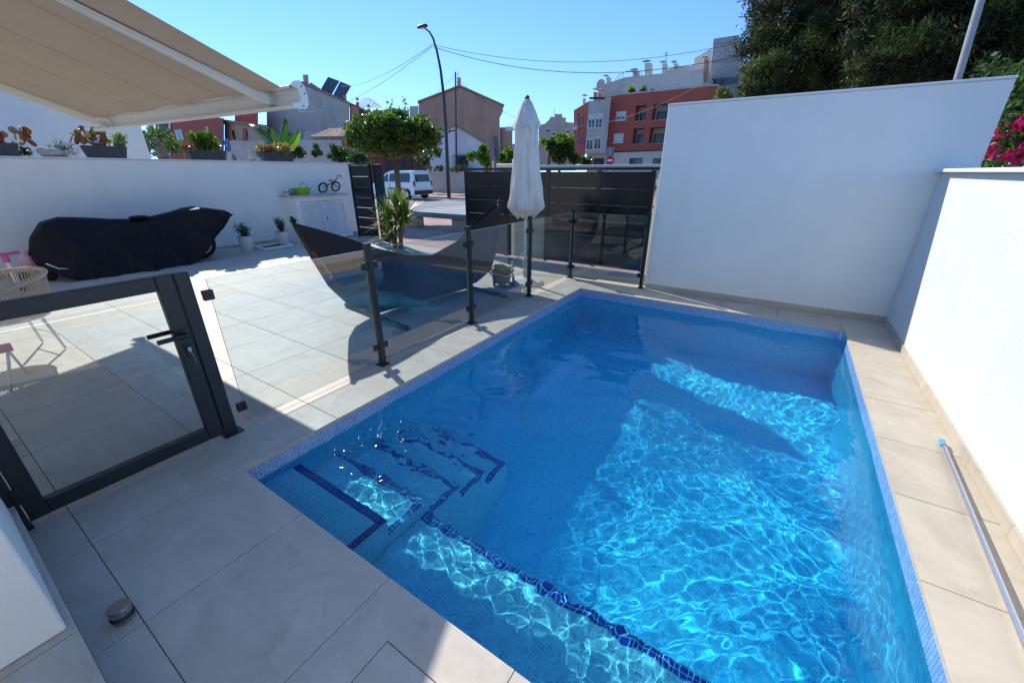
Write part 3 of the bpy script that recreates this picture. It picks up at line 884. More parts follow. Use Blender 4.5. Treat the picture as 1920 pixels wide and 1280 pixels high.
for k in range(41):
    t = k / 40
    P = T1 + (T2 - T1) * t + hp * (.30 * math.sin(PI * t) ** .8)
    edgez.append((t, sil_z(P)))
    P = T1 + (T2 - T1) * t - hp * (.42 * math.sin(PI * t) ** .8)
    edgef.append((t, sil_z(P) - .02 - .05 * math.sin(PI * t)))
def ham(u, v):
    t = min(max(u, 0.0), 1.0); a = (2 * v - 1) * 1.3
    W = (.42 if v > .5 else .45) * math.sin(PI * t) ** .62
    ze = interp0(t, edgez if v >= .5 else edgef); zb = min(interp0(t, belly), ze)
    k = (1 - math.cos(a)) / (1 - math.cos(1.3))
    off = W * (math.sin(a * 1.5) * .95 + .12 * math.cos(a))
    z = zb + (ze - zb) * k ** 1.1
    g = .020 * math.sin(v * 40 + 1.3) * (abs(2 * t - 1) ** 2.0) * min(1, 8 * t, 8 * (1 - t)) + .010 * math.sin(v * 13 + t * 9) * math.sin(PI * t)
    P = T1 + (T2 - T1) * t + hp * (off + g)
    return (P.x, P.y, max(.06, z + .5 * g))
hm = root('hammock_lounger', 'sagging black fabric hammock slung on a low metal stand behind the glass fence', 'hammock', ((T1 + T2) / 2)[:])
hm.location.z = 0
MB().grid(ham, 90, 44).build('fabric', [M_hamf], hm, smooth=True, fixn=False)
stn = MB(); cc = (T1 + T2) / 2; cc.z = 0; Lh = (T2 - T1).length
fr_ = []
for sg, T in ((-1, T1), (1, T2)):
    b = cc + hd * (sg * Lh * .27); b.z = .05
    fr_.append(b)
    up = MB().tube([b, cc + hd * (sg * Lh * .385) + Vector((0, 0, .62)), cc + hd * (sg * Lh * .455) + Vector((0, 0, 1.02)), T + Vector((0, 0, .0))], [.030, .026, .022, .018], 10)
    up.build('upright', [M_anth2], hm, smooth=True)
    MB().tube([b - hp * .62 + Vector((0, 0, -.02)), b + hp * .78 + Vector((0, 0, -.02))], .030, 10).build('foot', [M_anth2], hm, auto=40)
    hk = MB().tube([T + Vector((0, 0, .03)), T + Vector((0, 0, -.02)) - hd * sg * .05], .018, 8).build('hook', [M_black], hm)
MB().bar(fr_[0], fr_[1], .05, .05).build('ground_beam', [M_anth2], hm)
# red maker's label sewn on the hem, white lettering
M_label = pmat('red_woven_label', (0.22, 0.05, 0.05), 0.8, 0.1, 30)
M_letter = pmat('white_thread', (0.66, 0.64, 0.62), 0.8, 0.05, 30)
la, lb = .035, .090
def hem(t, v=1.0):
    return Vector(ham(t, .62 if v > .9 else v))
lbv = []
nrm = None
A = hem(la, 1.0); B = hem(lb, 1.0)
ex = (A - B).normalized()                       # text runs from the low end up to the tip
towards = (EYE - (A + B) / 2).normalized()
ey = towards.cross(ex).normalized()
ez = ex.cross(ey).normalized()
if ez.dot(towards) < 0:
    ey = -ey; ez = -ez
off = ez * .034
w_ = (A - B).length
MBl = MB()
inw = -ey if (-ey).dot(Vector(ham(.5, .7)) - Vector(ham(.06, .62))) > 0 else ey
MBl.add([B + off, A + off, A + off + inw * .09, B + off + inw * .09, B + off * .6, A + off * .6, A + off * .6 + inw * .09, B + off * .6 + inw * .09],
        [(0, 1, 2, 3), (7, 6, 5, 4), (0, 4, 5, 1), (1, 5, 6, 2), (2, 6, 7, 3), (3, 7, 4, 0)])
lab = MBl.build('woven_label', [M_label], hm)
def text_mesh(txt, size, name, mat, parent, M, depth=.001, align='CENTER'):
    cu = bpy.data.curves.new(name, 'FONT'); cu.body = txt; cu.size = size; cu.align_x = align; cu.align_y = 'CENTER'; cu.extrude = depth; cu.resolution_u = 3
    tmp = bpy.data.objects.new(name, cu); COL.objects.link(tmp)
    dg = bpy.context.evaluated_depsgraph_get(); me = bpy.data.meshes.new_from_object(tmp.evaluated_get(dg))
    bpy.data.objects.remove(tmp)
    me.transform(M); me.materials.clear(); me.materials.append(mat)
    o = bpy.data.objects.new(name, me); COL.objects.link(o)
    if parent: setp(o, parent)
    return o
def frame_M(o, x, y, z):
    M = Matrix.Identity(4)
    for i, a in enumerate((x, y, z)):
        M[0][i], M[1][i], M[2][i] = a.x, a.y, a.z
    M[0][3], M[1][3], M[2][3] = o.x, o.y, o.z
    return M
tx = -ex; ty = ez.cross(tx) if False else (ez.cross(tx)).normalized()
mid = (A + B) / 2 + inw * .042 + ez * .0362
# upside-down reading, as it hangs
text_mesh('fatboy', .088, 'lettering', M_letter, lab, frame_M(mid, ex, (ez.cross(ex)).normalized(), ez))

# ---- closed parasol
ub = onZ(984, 530); ux, uy = ub.x, ub.y
um = root('closed_parasol', 'closed ivory parasol standing on a round white base inside the pool fence', 'parasol', (ux, uy, 0))
bs = MB().lathe([(.30, 0), (.31, .02), (.29, .05), (.16, .085), (.05, .10), (0.0, .10)], 40, (ux, uy, .001)).build('base', [M_pot], um, auto=40)
MB().lathe([(.036, .09), (.036, .38), (.028, .385), (.028, .39)], 18, (ux, uy, 0)).build('sleeve', [M_wht2], um, auto=40)
MB().tube([(ux, uy, .38), (ux, uy, 2.66)], .022, 14).build('pole', [M_wht], um, auto=40)
MB().tube([(ux + .02, uy - .02, .58), (ux + .07, uy - .05, .58)], .012, 8).build('crank', [M_anth], um)
def canopy(u, v):
    z = 2.655 - v * 1.58
    rr_ = interp(v, [(0, .04), (.05, .10), (.17, .165), (.30, .165), (.55, .20), (.8, .245), (.915, .275), (.95, .24), (1, .13)])
    a = u * 2 * PI
    fold = .16 * abs(math.sin(a * 4 + .9 * math.sin(v * 3))) ** .7 + .05 * math.sin(a * 11 + v * 5) + .03 * math.sin(a * 23 - v * 9)
    r = rr_ * (.88 + fold * min(1, v * 4))
    if v > .93: z += .05 * math.sin(a * 4 + 1) * (v - .93) / .07
    return (ux + r * math.cos(a), uy + r * math.sin(a), z)
MB().grid(canopy, 160, 60).build('canopy', [M_canvas], um, smooth=True, fixn=False)
def vent(u, v):
    z = 2.685 - v * .34
    rr_ = interp(v, [(0, .03), (.2, .085), (.6, .145), (1, .195)])
    a = u * 2 * PI
    r = rr_ * (.92 + .13 * abs(math.sin(a * 4)) * v + .04 * math.sin(a * 13))
    return (ux + r * math.cos(a), uy + r * math.sin(a), z - (.05 * abs(math.sin(a * 4 + 1)) if v > .9 else 0))
MB().grid(vent, 120, 14).build('vent_flap', [M_canvas], um, smooth=True, fixn=False)
MB().lathe([(.035, 0), (.04, .02), (.025, .045), (0, .05)], 16, (ux, uy, 2.67)).build('finial', [M_anth], um, auto=40)

# ---- pool cleaning vacuum on wheels
rp = onZ(940, 535); rx, ry = rp.x, rp.y
M_yel = pmat('mustard_plastic', (0.50, 0.43, 0.10), 0.45, 0.12, 10)
M_gry = pmat('slate_plastic', (0.10, 0.13, 0.15), 0.5, 0.1, 12)
rb = root('vacuum_cleaner', 'yellow and grey canister vacuum with coiled hose beside the parasol base', 'vacuum', (rx, ry, 0))
MB().lathe([(.09, 0), (.13, .02), (.15, .12), (.145, .17)], 20, (rx, ry, .035), sx=1.1, sy=.9).build('drum', [M_yel], rb, auto=40)
MB().lathe([(.155, .0), (.155, .03), (.13, .05)], 20, (rx, ry, .205), sx=1.1, sy=.9).build('rim', [M_gry], rb, auto=40)
MB().lathe([(.13, 0), (.10, .06), (.04, .09), (0, .09)], 20, (rx, ry, .256), sx=1.1, sy=.9).build('lid', [M_yel], rb, auto=40)
for s in (-1, 1):
    c = Vector((rx + .05, ry, .09)) + _R * (s * .155)
    MB().tube([c - _R * .02, c + _R * .02], .085, 18).build('wheel', [M_gry], rb, auto=40)
hs = []
for k in range(90):
    a = k / 90 * 2 * PI * 2.6
    hs.append((rx + (.20 + .02 * math.sin(k * .7)) * math.cos(a), ry + .20 * math.sin(a) * .8, .20 + .06 * math.sin(a * 1.5 + 1) + .0008 * k))
MB().tube(hs, .011, 6).build('hose', [M_black], rb, smooth=True)
MB().tube([(rx + .16, ry + .06, .2), (rx + .2, ry + .12, .42), (rx + .3, ry + .18, .52), (rx + .42, ry + .2, .50)], .009, 6).build('hose', [M_gry], rb, smooth=True)

# ---- covered motorbike
bx = -10.28
def bikecover(u, v):
    """u along the bike (towards the gate), v round the section from one hem over the top to the other"""
    y = 1.25 + u * 3.12
    top = interp0(u, [(0, .50), (.03, .74), (.09, .96), (.16, 1.02), (.26, .985), (.36, .935), (.46, .905), (.56, .93), (.66, .985), (.74, 1.05), (.80, 1.065), (.90, 1.0), (.97, .955), (1, .90)])
    hemz = interp0(u, [(0, .30), (.03, .14), (.09, .03), (.16, .010), (.64, .010), (.70, .05), (.76, .20), (.82, .40), (.90, .62), (.97, .80), (1, .84)])
    hw = interp0(u, [(0, .10), (.06, .34), (.16, .50), (.35, .50), (.60, .52), (.72, .46), (.84, .34), (.93, .22), (1, .06)])
    tw = interp0(u, [(0, .06), (.08, .18), (.2, .13), (.42, .10), (.52, .12), (.68, .16), (.80, .32), (.90, .26), (1, .06)])
    s = abs(2 * v - 1); sg = 1 if v > .5 else -1
    dp = .02 + .05 * math.sin(PI * u)
    if s < .22:
        k = s / .22; x = tw * k; z = top - dp * k ** 2
    else:
        k = (s - .22) / .78; x = tw + (hw - tw) * (k ** 1.25); z = top - dp - (top - dp - hemz) * k
    kk = max(0, s - .18) / .82
    # hanging folds: sharp crests running down from the high points
    def crest(c): return (1 - abs(math.sin(c))) ** 2.2
    f = kk * (.105 * crest(y * 2.9 + 1.5 * kk + .4) + .075 * crest(y * 5.3 - 2.2 * kk + 1.0) + .035 * crest(y * 11.0 + 2.5 * kk)) - .045 * kk
    f += .004 * math.sin(y * 23 + z * 8) * kk
    zz = z + (.025 * crest(y * 5.3 + 2) - .012) * kk 
    return (bx + sg * (x + f), y + .05 * math.sin(z * 5 + y) * kk, max(.008, zz))
bk = root('covered_motorcycle', 'motorcycle under a black rain cover parked against the white garden wall', 'motorcycle', (bx, 2.7, 0))
MB().grid(bikecover, 170, 84).build('cover', [M_blackf], bk, smooth=True, fixn=False)
def knob(c, w):
    return MB().ball(c, .1, 14, 8, sc=(1.0, w, .34))
knob((bx + .08, 2.78, .93), 1.55).build('cover_peak', [M_blackf], bk, smooth=True)
for (wy, wr) in ((3.64, .31), (1.66, .29)):
    wh = MB()
    pr = []
    for k in range(36):
        a = 2 * PI * k / 36; pr.append((bx + .02, wy + (wr - .055) * math.cos(a), wr + (wr - .055) * math.sin(a)))
    pr.append(pr[0]); pr.append(pr[1])
    wh.tube(pr, .055, 10, caps=False)
    who = wh.build('wheel', [M_rubber], bk, smooth=True)
    rm = MB(); pr2 = [(bx + .055, wy + (wr - .11) * math.cos(2 * PI * k / 36), wr + (wr - .11) * math.sin(2 * PI * k / 36)) for k in range(37)]
    rm.tube(pr2, .016, 8, caps=False)
    for k in range(10):
        a = 2 * PI * k / 10
        rm.tube([(bx + .03, wy, wr), (bx + .03, wy + (wr - .11) * math.cos(a), wr + (wr - .11) * math.sin(a))], .008, 6)
    rm.build('rim', [M_chrome], who, smooth=True)
MB().tube([(bx + .1, 3.62, .31), (bx + .1, 3.98, .80)], .03, 10).build('fork', [M_chrome], bk, smooth=True)
MB().tube([(bx + .33, 1.34, .34), (bx + .36, 1.45, .24), (bx + .36, 1.62, .2)], .016, 8).build('exhaust_guard', [M_chrome], bk, smooth=True)

# ---- shrubs and leaves helper
def leaves(n, pos_fn, size, mats, name, parent=None, seed=0, up=0.3, aspect=.5, curl=0.0, mi_fn=None):
    rs = np.random.RandomState(seed)
    P = pos_fn(rs, n)
    n = len(P)
    d = rs.normal(size=(n, 3)); d[:, 2] += up; d /= np.linalg.norm(d, axis=1)[:, None]
    r = rs.normal(size=(n, 3)); s = np.cross(d, r); s /= np.linalg.norm(s, axis=1)[:, None] + 1e-9
    L = (size * rs.uniform(.65, 1.35, n))[:, None]; W = L * aspect
    nn = np.cross(d, s)
    V = np.stack([P, P + d * L * .5 + s * W * .5 + nn * L * curl, P + d * L, P + d * L * .5 - s * W * .5 + nn * L * curl], 1).reshape(-1, 3)
    me = bpy.data.meshes.new(name)
    me.vertices.add(4 * n); me.vertices.foreach_set('co', V.ravel())
    me.loops.add(4 * n); me.loops.foreach_set('vertex_index', np.arange(4 * n, dtype=np.int32))
    me.polygons.add(n); me.polygons.foreach_set('loop_start', np.arange(0, 4 * n, 4, dtype=np.int32))
    for m in mats: me.materials.append(m)
    if len(mats) > 1:
        mi = mi_fn(rs, P) if mi_fn else rs.randint(0, len(mats), n)
        me.polygons.foreach_set('material_index', mi.astype(np.int32))
    me.update(calc_edges=True)
    o = bpy.data.objects.new(name, me); COL.objects.link(o)
    if parent: setp(o, parent)
    return o
def leafmat(name, c1, c2, trans=.35, rough=.45, spec=.5):
    m, nt, N, L, out = newmat(name)
    g = N.new('ShaderNodeNewGeometry')
    mx = N.new('ShaderNodeMix'); mx.data_type = 'RGBA'; mx.inputs[6].default_value = rgb(c1); mx.inputs[7].default_value = rgb(c2)
    L.new(g.outputs['Random Per Island'], mx.inputs[0])
    b = N.new('ShaderNodeBsdfPrincipled'); L.new(mx.outputs[2], b.inputs['Base Color']); b.inputs['Roughness'].default_value = rough; b.inputs['Specular IOR Level'].default_value = spec
    t = N.new('ShaderNodeBsdfTranslucent')
    br = N.new('ShaderNodeVectorMath'); br.operation = 'MULTIPLY'; br.inputs[1].default_value = (1.5, 1.6, .8); L.new(mx.outputs[2], br.inputs[0]); L.new(br.outputs[0], t.inputs[0])
    ms = N.new('ShaderNodeMixShader'); ms.inputs[0].default_value = trans; L.new(b.outputs[0], ms.inputs[1]); L.new(t.outputs[0], ms.inputs[2])
    L.new(ms.outputs[0], out.inputs[0]); return m
M_olive = leafmat('olive_leaf', (0.035, 0.065, 0.03), (0.09, 0.13, 0.07))
M_ficus = leafmat('ficus_leaf', (0.030, 0.070, 0.010), (0.11, 0.19, 0.025), rough=.3)
M_bright = leafmat('fresh_leaf', (0.07, 0.15, 0.01), (0.20, 0.32, 0.04), .45)
M_dark = leafmat('dark_leaf', (0.010, 0.030, 0.008), (0.035, 0.070, 0.015))
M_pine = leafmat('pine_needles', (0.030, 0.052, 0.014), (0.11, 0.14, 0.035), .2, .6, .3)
M_pine2 = leafmat('pine_needles_sun_tint', (0.085, 0.125, 0.022), (0.24, 0.27, 0.07), .25, .6, .3)  # lighter copy of the needles, sunlight on the sprays put into the colour
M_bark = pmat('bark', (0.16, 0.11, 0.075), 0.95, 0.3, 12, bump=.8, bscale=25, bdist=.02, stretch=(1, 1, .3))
M_magenta = leafmat('magenta_bract', (0.42, 0.01, 0.10), (0.68, 0.03, 0.22), .4)
M_twig = pmat('twig', (0.10, 0.075, 0.05), 0.9, 0.2, 20)
def blob(rs, n, c, r):
    v = rs.normal(size=(n, 3)); v /= np.linalg.norm(v, axis=1)[:, None]
    return np.array(c) + v * np.array(r) * (rs.uniform(.35, 1, (n, 1)) ** .5)
def potplant(px, py, label, seed, hh=.36, splay=.16):
    p = onZ(px, py); x, y = p.x, p.y
    t = root('potted_olive_shrub', label, 'potted plant', (x, y, 0), 'white pots along the garden wall')
    po = MB().lathe([(.115, 0), (.12, .01), (.165, .33), (.17, .345), (.158, .345), (.15, .30), (0, .30)], 28, (x, y, .001)).build('pot', [M_pot], t, auto=40)
    MB().lathe([(.15, 0), (.0, .005)], 18, (x, y, .302)).build('soil', [M_soil], t)
    rs = random.Random(seed); ends = []
    tw = MB()
    for k in range(13):
        a = rs.uniform(0, 6.28); r = rs.uniform(.02, splay); h = hh * rs.uniform(.55, 1.05)
        q = (x + r * 1.2 * math.cos(a), y + r * 1.2 * math.sin(a), .30 + h)
        tw.tube([(x + .03 * math.cos(a), y + .03 * math.sin(a), .30), (x + r * .5 * math.cos(a), y + r * .5 * math.sin(a), .30 + h * .5), q], [.006, .005, .003], 5)
        for j in range(5): ends.append((x + r * (.3 + .18 * j) * math.cos(a) * 1.2, y + r * (.3 + .18 * j) * math.sin(a) * 1.2, .30 + h * (.3 + .17 * j)))
    tw.build('stem', [M_twig], t)
    E_ = np.array(ends)
    leaves(900, lambda r_, n: E_[r_.randint(0, len(E_), n)] + r_.normal(scale=.028, size=(n, 3)), .045, [M_olive], 'foliage', t, seed, up=.7, aspect=.32)
    return t
potplant(466, 470, 'bushy olive shrub in a white tapered pot right beside the covered motorcycle', 4, .30, .17)
potplant(534, 460, 'sparse upright olive shrub in a white pot nearest the low cabinet', 9, .36, .13)
# ---- litter tray with turf
c = onZ(514, 464)
t = root('turf_tray', 'white plastic tray with green artificial turf lying between the two white pots', 'tray', (c.x, c.y, 0))
tb_ = MB(); w2, l2 = .26, .36
for (a0_, a1_, b0_, b1_) in ((-w2, w2, -l2, -l2 + .06), (-w2, w2, l2 - .06, l2), (-w2, -w2 + .06, -l2 + .06, l2 - .06), (w2 - .06, w2, -l2 + .06, l2 - .06)):
    tb_.cbox(c.x + a0_, c.x + a1_, c.y + b0_, c.y + b1_, .002, .055, .008)
tb_.build('frame', [M_white], t)
MB().box(c.x - w2 + .055, c.x + w2 - .055, c.y - l2 + .055, c.y + l2 - .055, .004, .035).build('turf_mat', [M_turf], t)

# ---- white cabinet in the corner
CX = -10.5
cb = root('garden_cabinet', 'low white masonry cabinet with two louvred doors and a stone top in the wall corner', 'cabinet', (CX, 6.8, 0))
body = MB()
body.box(-11.148, CX - .02, 6.06, 6.12, 0, 1.12); body.box(-11.148, CX - .02, 7.56, 7.62, 0, 1.12); body.box(-11.148, CX - .02, 6.12, 7.56, 1.06, 1.12)
body.box(-11.148, -11.13, 6.12, 7.56, 0, 1.06); body.box(CX - .09, CX - .021, 6.121, 6.19, 0, 1.059); body.box(CX - .09, CX - .021, 7.49, 7.559, 0, 1.059)
body.box(CX - .09, CX - .021, 6.19, 7.49, 1.0, 1.059); body.box(CX - .09, CX - .021, 6.19, 7.49, 0, .09)
body.build('carcass', [M_stuc], cb)
M_marb = pmat('beige_marble', (0.52, 0.48, 0.42), 0.45, 0.15, 5)
MB().cbox(-11.147, CX + .03, 6.0, 7.66, 1.125, 1.16, .004).build('stone_top', [M_marb], cb)
for (y0, y1) in ((6.20, 6.835), (6.845, 7.48)):
    d = MB()
    d.box(CX - .05, CX - .005, y0, y0 + .05, .10, .99); d.box(CX - .05, CX - .005, y1 - .05, y1, .10, .99)
    d.box(CX - .05, CX - .005, y0 + .05, y1 - .05, .10, .15); d.box(CX - .05, CX - .005, y0 + .05, y1 - .05, .94, .99)
    do = d.build('door', [M_white], cb)
    lv = MB(); lv.obox((CX, 0, 0), (.004, y1 - y0 - .10, .034), (0, R_(28), 0))
    lme = MB().obox((0, 0, 0), (.004, y1 - y0 - .102, .036), (0, R_(-28), 0)).mesh('louvre_slat', [M_white])
    for k in range(27):
        inst('louvre_slat', lme, do, (CX - .03, (y0 + y1) / 2, .165 + k * .0292))
MB().cbox(CX - .004, CX + .01, 6.855, 6.885, .50, .58, .003).build('lock', [M_steel], cb)
# things on the cabinet
TZ = 1.161
p = onX(570, 361, -10.72); 
bs_ = root('washing_basin', 'bright lime green plastic basin holding a clear bowl on the cabinet top', 'basin', (-10.78, p.y, TZ))
MB().lathe([(.13, 0), (.14, .01), (.205, .15), (.225, .155), (.22, .165), (.195, .155), (.125, .02), (0, .02)], 32, (-10.78, p.y, TZ), sy=1.05).build('tub', [M_lime], bs_, auto=50)
hz_ = []
for k in range(13):
    a = PI * k / 12; hz_.append((-10.70, p.y + .10 * math.cos(a), TZ + .15 + .14 * math.sin(a)))
MB().tube(hz_, .012, 6).build('bowl', [M_lime], bs_, smooth=True)
p = onX(606, 350, -10.78)
bi = root('childs_bicycle', 'small black balance bicycle lying tilted on the white cabinet', 'bicycle', (-10.78, p.y, TZ))
wc = Vector((-10.80, p.y + .02, TZ + .155))
def ring(c, r, rad, nx=(0, 1, 0), nz=(0, 0, 1), seg=30):
    nx = Vector(nx); nz = Vector(nz)
    return MB().tube([c + nx * r * math.cos(2 * PI * k / seg) + nz * r * math.sin(2 * PI * k / seg) for k in range(seg + 1)], rad, 7, caps=False)
tilt = Vector((.35, 0, .93))
for (oy, nm) in ((0.0, 'wheel'), (.40, 'wheel')):
    c_ = wc + Vector((.0, oy - .02, 0 if oy == 0 else .02))
    who = ring(c_, .125, .022, (0, 1, 0), tilt.normalized()).build(nm, [M_rubber], bi, smooth=True)
    ring(c_, .10, .008, (0, 1, 0), tilt.normalized()).build('rim', [M_white], who, smooth=True)
    sp = MB()
    for k in range(8):
        a = PI * 2 * k / 8
        sp.tube([c_, c_ + Vector((0, 1, 0)) * .1 * math.cos(a) + tilt.normalized() * .1 * math.sin(a)], .002, 4)
    sp.build('spokes', [M_chrome], who)
fb_ = MB(); q1 = wc + Vector((.05, .0, .02)); q2 = wc + Vector((.12, .20, .12)); q3 = wc + Vector((.14, .36, .22)); 
fb_.tube([q1, q2, q3], .014, 8); fb_.tube([q2, wc + Vector((.05, .4, .0))], .012, 8); fb_.tube([q3, q3 + Vector((.03, .03, .09))], .010, 8)
fb_.build('frame', [M_black], bi, smooth=True)
MB().tube([q3 + Vector((.0, .02, .09)), q3 + Vector((.12, .05, .10)), q3 + Vector((.16, .02, .02))], .011, 8).build('handlebar', [M_black], bi, smooth=True)
MB().ball(q2 + Vector((0, -.03, .06)), .05, 10, 6, sc=(.8, 1.4, .4)).build('saddle', [M_black], bi, smooth=True)
p = onX(536, 352, -10.85)
pt = root('patterned_mug', 'small red and white patterned jar at the open end of the cabinet', 'jar', (-10.85, p.y, TZ))
MB().lathe([(.05, 0), (.065, .03), (.06, .12), (.045, .15), (.05, .17), (0, .17)], 18, (-10.85, p.y, TZ)).build('body', [M_pot], pt, auto=40)
MB().lathe([(.067, 0), (.067, .03)], 18, (-10.85, p.y, TZ + .06)).build('stripe', [M_label], pt)
p = onX(549, 352, -10.9)
bg = root('folded_cloth_bag', 'crumpled pale cloth bag slumped behind the green basin', 'bag', (-10.95, p.y, TZ))
rj = random.Random(5)
MB().ball((-10.96, p.y, TZ + .075), .11, 14, 9, sc=(.9, 1.3, .68), jit=.14, rn=rj).build('cloth', [pmat('pale_cloth', (.42, .40, .36), .9, .15, 10)], bg, smooth=True)

# ---- pool pole
pa = onZ(1765, 828, .02); 
pole = root('telescopic_pool_pole', 'long aluminium telescopic pole with a blue end cap lying on the right coping', 'pole', (1.2, 3, 0))
P0 = Vector((1.225, 3.60, .19)); P1 = onZ(1925, 1195, .03); dirp = (P1 - P0).normalized()
P0 = onX(1768, 832, 1.222); P1 = onZ(1918, 1195, .05); dirp = (P1 - P0).normalized()
MB().tube([P0, P0 + dirp * 1.9], .0125, 14).build('outer_tube', [M_pole], pole, auto=40)
MB().tube([P0 + dirp * 1.9, P0 + dirp * 3.1], .0155, 14).build('inner_tube', [M_pole], pole, auto=40)
MB().tube([P0 - dirp * .045, P0 + dirp * .03], .0165, 14).build('end_cap', [M_blue], pole, auto=40)
# ---- door stop by the step
ds = onZ(233, 1158)
st = root('door_stopper', 'heavy brushed steel door stopper with two black rubber rings on the near tiles', 'door stopper', (ds.x, ds.y, 0))
MB().lathe([(.034, 0), (.036, .002), (.036, .018), (.031, .020), (.031, .024), (.036, .026), (.036, .030), (.031, .032), (.031, .036), (.037, .038), (.038, .066), (.036, .072), (0, .0725)], 40, (ds.x, ds.y, .001)).build('body', [M_steel], st, auto=30)
for z in (.0225, .0345):
    MB().lathe([(.030, -.003), (.0385, -.002), (.0395, 0), (.0385, .002), (.030, .003)], 40, (ds.x, ds.y, z)).build('rubber_ring', [M_rubber], st, auto=50)

# ---- rope armchair
ch = root('rope_armchair', 'cream rope garden armchair on white tubular legs behind the gate', 'chair', (-5.9, .55, 0))
cx_, cy_ = -6.02, .42
def rim(a, r=.0):
    return Vector((cx_ + (.30 + r) * math.cos(a), cy_ + (.31 + r) * math.sin(a), .80 - .10 * (0.5 - .5 * math.cos(a - 2.6)) ** 1.0 + 0))
ar0, ar1 = R_(-20), R_(330)
# open front faces -Y/+X; rim sweeps round the back
A0, A1 = R_(-25), R_(245)
npt = 40
rimp = [Vector((cx_ + .36 * math.cos(a), cy_ + .36 * math.sin(a), .83 - .12 * abs((a - (A0 + A1) / 2) / ((A1 - A0) / 2)) ** 2)) for a in [A0 + (A1 - A0) * k / npt for k in range(npt + 1)]]
seatp = [Vector((cx_ + .27 * math.cos(a), cy_ + .27 * math.sin(a), .43)) for a in [A0 + (A1 - A0) * k / npt for k in range(npt + 1)]]
MB().tube(rimp, .021, 8).build('arm_rail', [M_rope], ch, smooth=True)
MB().tube(seatp + [seatp[0]], .012, 8).build('seat_ring', [M_white], ch, smooth=True)
rp_ = MB(); cnt = 62
def lerpP(P, t):
    f = t * (len(P) - 1); i = min(int(f), len(P) - 2); return P[i].lerp(P[i + 1], f - i)
for k in range(cnt):
    t = k / (cnt - 1)
    a_, b_ = lerpP(rimp, t), lerpP(seatp, t)
    m_ = (a_ + b_) / 2; m_ += (m_ - Vector((cx_, cy_, m_.z))) * .05
    s_ = MB(); s_.tube([a_, m_, b_], .0062, 5); s_.build('back_rope', [M_rope], ch, smooth=True)
MB().lathe([(.23, 0), (.25, .02), (.25, .05), (.22, .07), (0, .075)], 28, (cx_, cy_, .415)).build('seat', [pmat('beige_cushion', (.48, .45, .38), .9, .06, 8)], ch, auto=50)
feet = [Vector((-6.06, .69, .012)), Vector((-5.70, .12, .012)), Vector((-6.38, .10, .012)), Vector((-6.5, .60, .012))]
for k, f in enumerate(feet):
    top_ = Vector((cx_ + (f.x - cx_) * .72, cy_ + (f.y - cy_) * .72, .46))
    MB().tube([top_, f], [.014, .011], 8).build('leg', [M_white], ch, auto=40)
MB().tube([feet[0] + Vector((0, 0, .16)), feet[3] + Vector((0, 0, .16))], .008, 6).build('stretcher', [M_white], ch)
MB().tube([feet[1] + Vector((0, 0, .16)), feet[2] + Vector((0, 0, .16))], .008, 6).build('stretcher', [M_white], ch)
# ---- doll pushchair close behind the gate glass
q = onZ(22, 738)
tp = root('doll_pushchair', 'toy pushchair with beige fabric, pink hub and white legs next to the rope chair', 'toy pushchair', (q.x, q.y, 0))
C0 = onX(12, 652, q.x - .05)
MB().tube([Vector((q.x, q.y, .01)), C0 + Vector((0, 0, -.02)), C0 + Vector((-.25, -.25, .25))], .012, 8).build('leg', [M_white], tp, smooth=True)
MB().tube([onZ(50, 698), C0 + Vector((0, 0, -.01)), C0 + Vector((.12, -.35, .28))], .010, 8).build('leg', [M_white], tp, smooth=True)
MB().tube([C0 + Vector((0, -.05, 0)), C0 + Vector((0, .03, 0))], .035, 14).build('hub', [M_pink], tp, auto=40)
fab = lambda u, v: (C0.x - .02 + .25 * (v - .3) * (1 - u) - .1 * u, C0.y - .45 + .50 * v * (1 - .75 * u ** 2) + .0, C0.z + .30 - .28 * u + .05 * math.sin(PI * v))
MB().grid(lambda u, v: (C0.x + (.02 + .06 * math.sin(PI * v)) , C0.y - .5 + (.5 + .08 * math.sin(PI * u)) * v * (1 - .5 * (1 - u)) , C0.z + .03 + .32 * u), 12, 12).build('seat_fabric', [pmat('sand_fabric', (.52, .47, .33), .9, .08, 8, trans=.2)], tp, smooth=True, fixn=False)
# ---- toy scooter against the wall
q = onX(14, 492, -9.6)
ts = root('toy_scooter', 'childs scooter with pink handlebar and white stem by the garden wall', 'toy scooter', (q.x, q.y, 0))
MB().tube([(q.x, q.y, .12), (q.x, q.y, q.z)], .026, 10).build('stem', [M_white], ts, auto=40)
MB().tube([(q.x, q.y, q.z), (q.x, q.y, q.z + .12)], .036, 10).build('column', [M_pink], ts, auto=40)
MB().tube([(q.x + .02, q.y - .18, q.z + .14), (q.x, q.y, q.z + .12), (q.x + .02, q.y + .16, q.z + .13)], .022, 10).build('handlebar', [M_pink], ts, smooth=True)
MB().cbox(q.x - .06, q.x + .06, q.y - .55, q.y + .05, .09, .12, .01).build('deck', [M_lpink], ts)
for dy in (.06, -.5):
    MB().tube([(q.x - .02, q.y + dy, .07), (q.x + .02, q.y + dy, .07)], .068, 16).build('wheel', [M_rubber], ts, auto=40)
q = onX(58, 478, -10.4)
tr = root('pink_ride_on', 'pale pink ride-on toy seat peeking out beside the motorcycle cover', 'ride-on toy', (q.x, q.y, 0))
def seatf(u, v):
    a = 2 * PI * u
    z = [(0.12), (.30), (.44), (.60)][0]
    r = .50 * interp(v, [(0, .05), (.3, .17), (.6, .19), (.8, .13), (1, .02)])
    return (q.x + r * math.cos(a) * .8, q.y - .05 + r * math.sin(a) * (1.25), .18 + v * .34)
MB().grid(seatf, 24, 16).build('body', [M_lpink], tr, smooth=True)
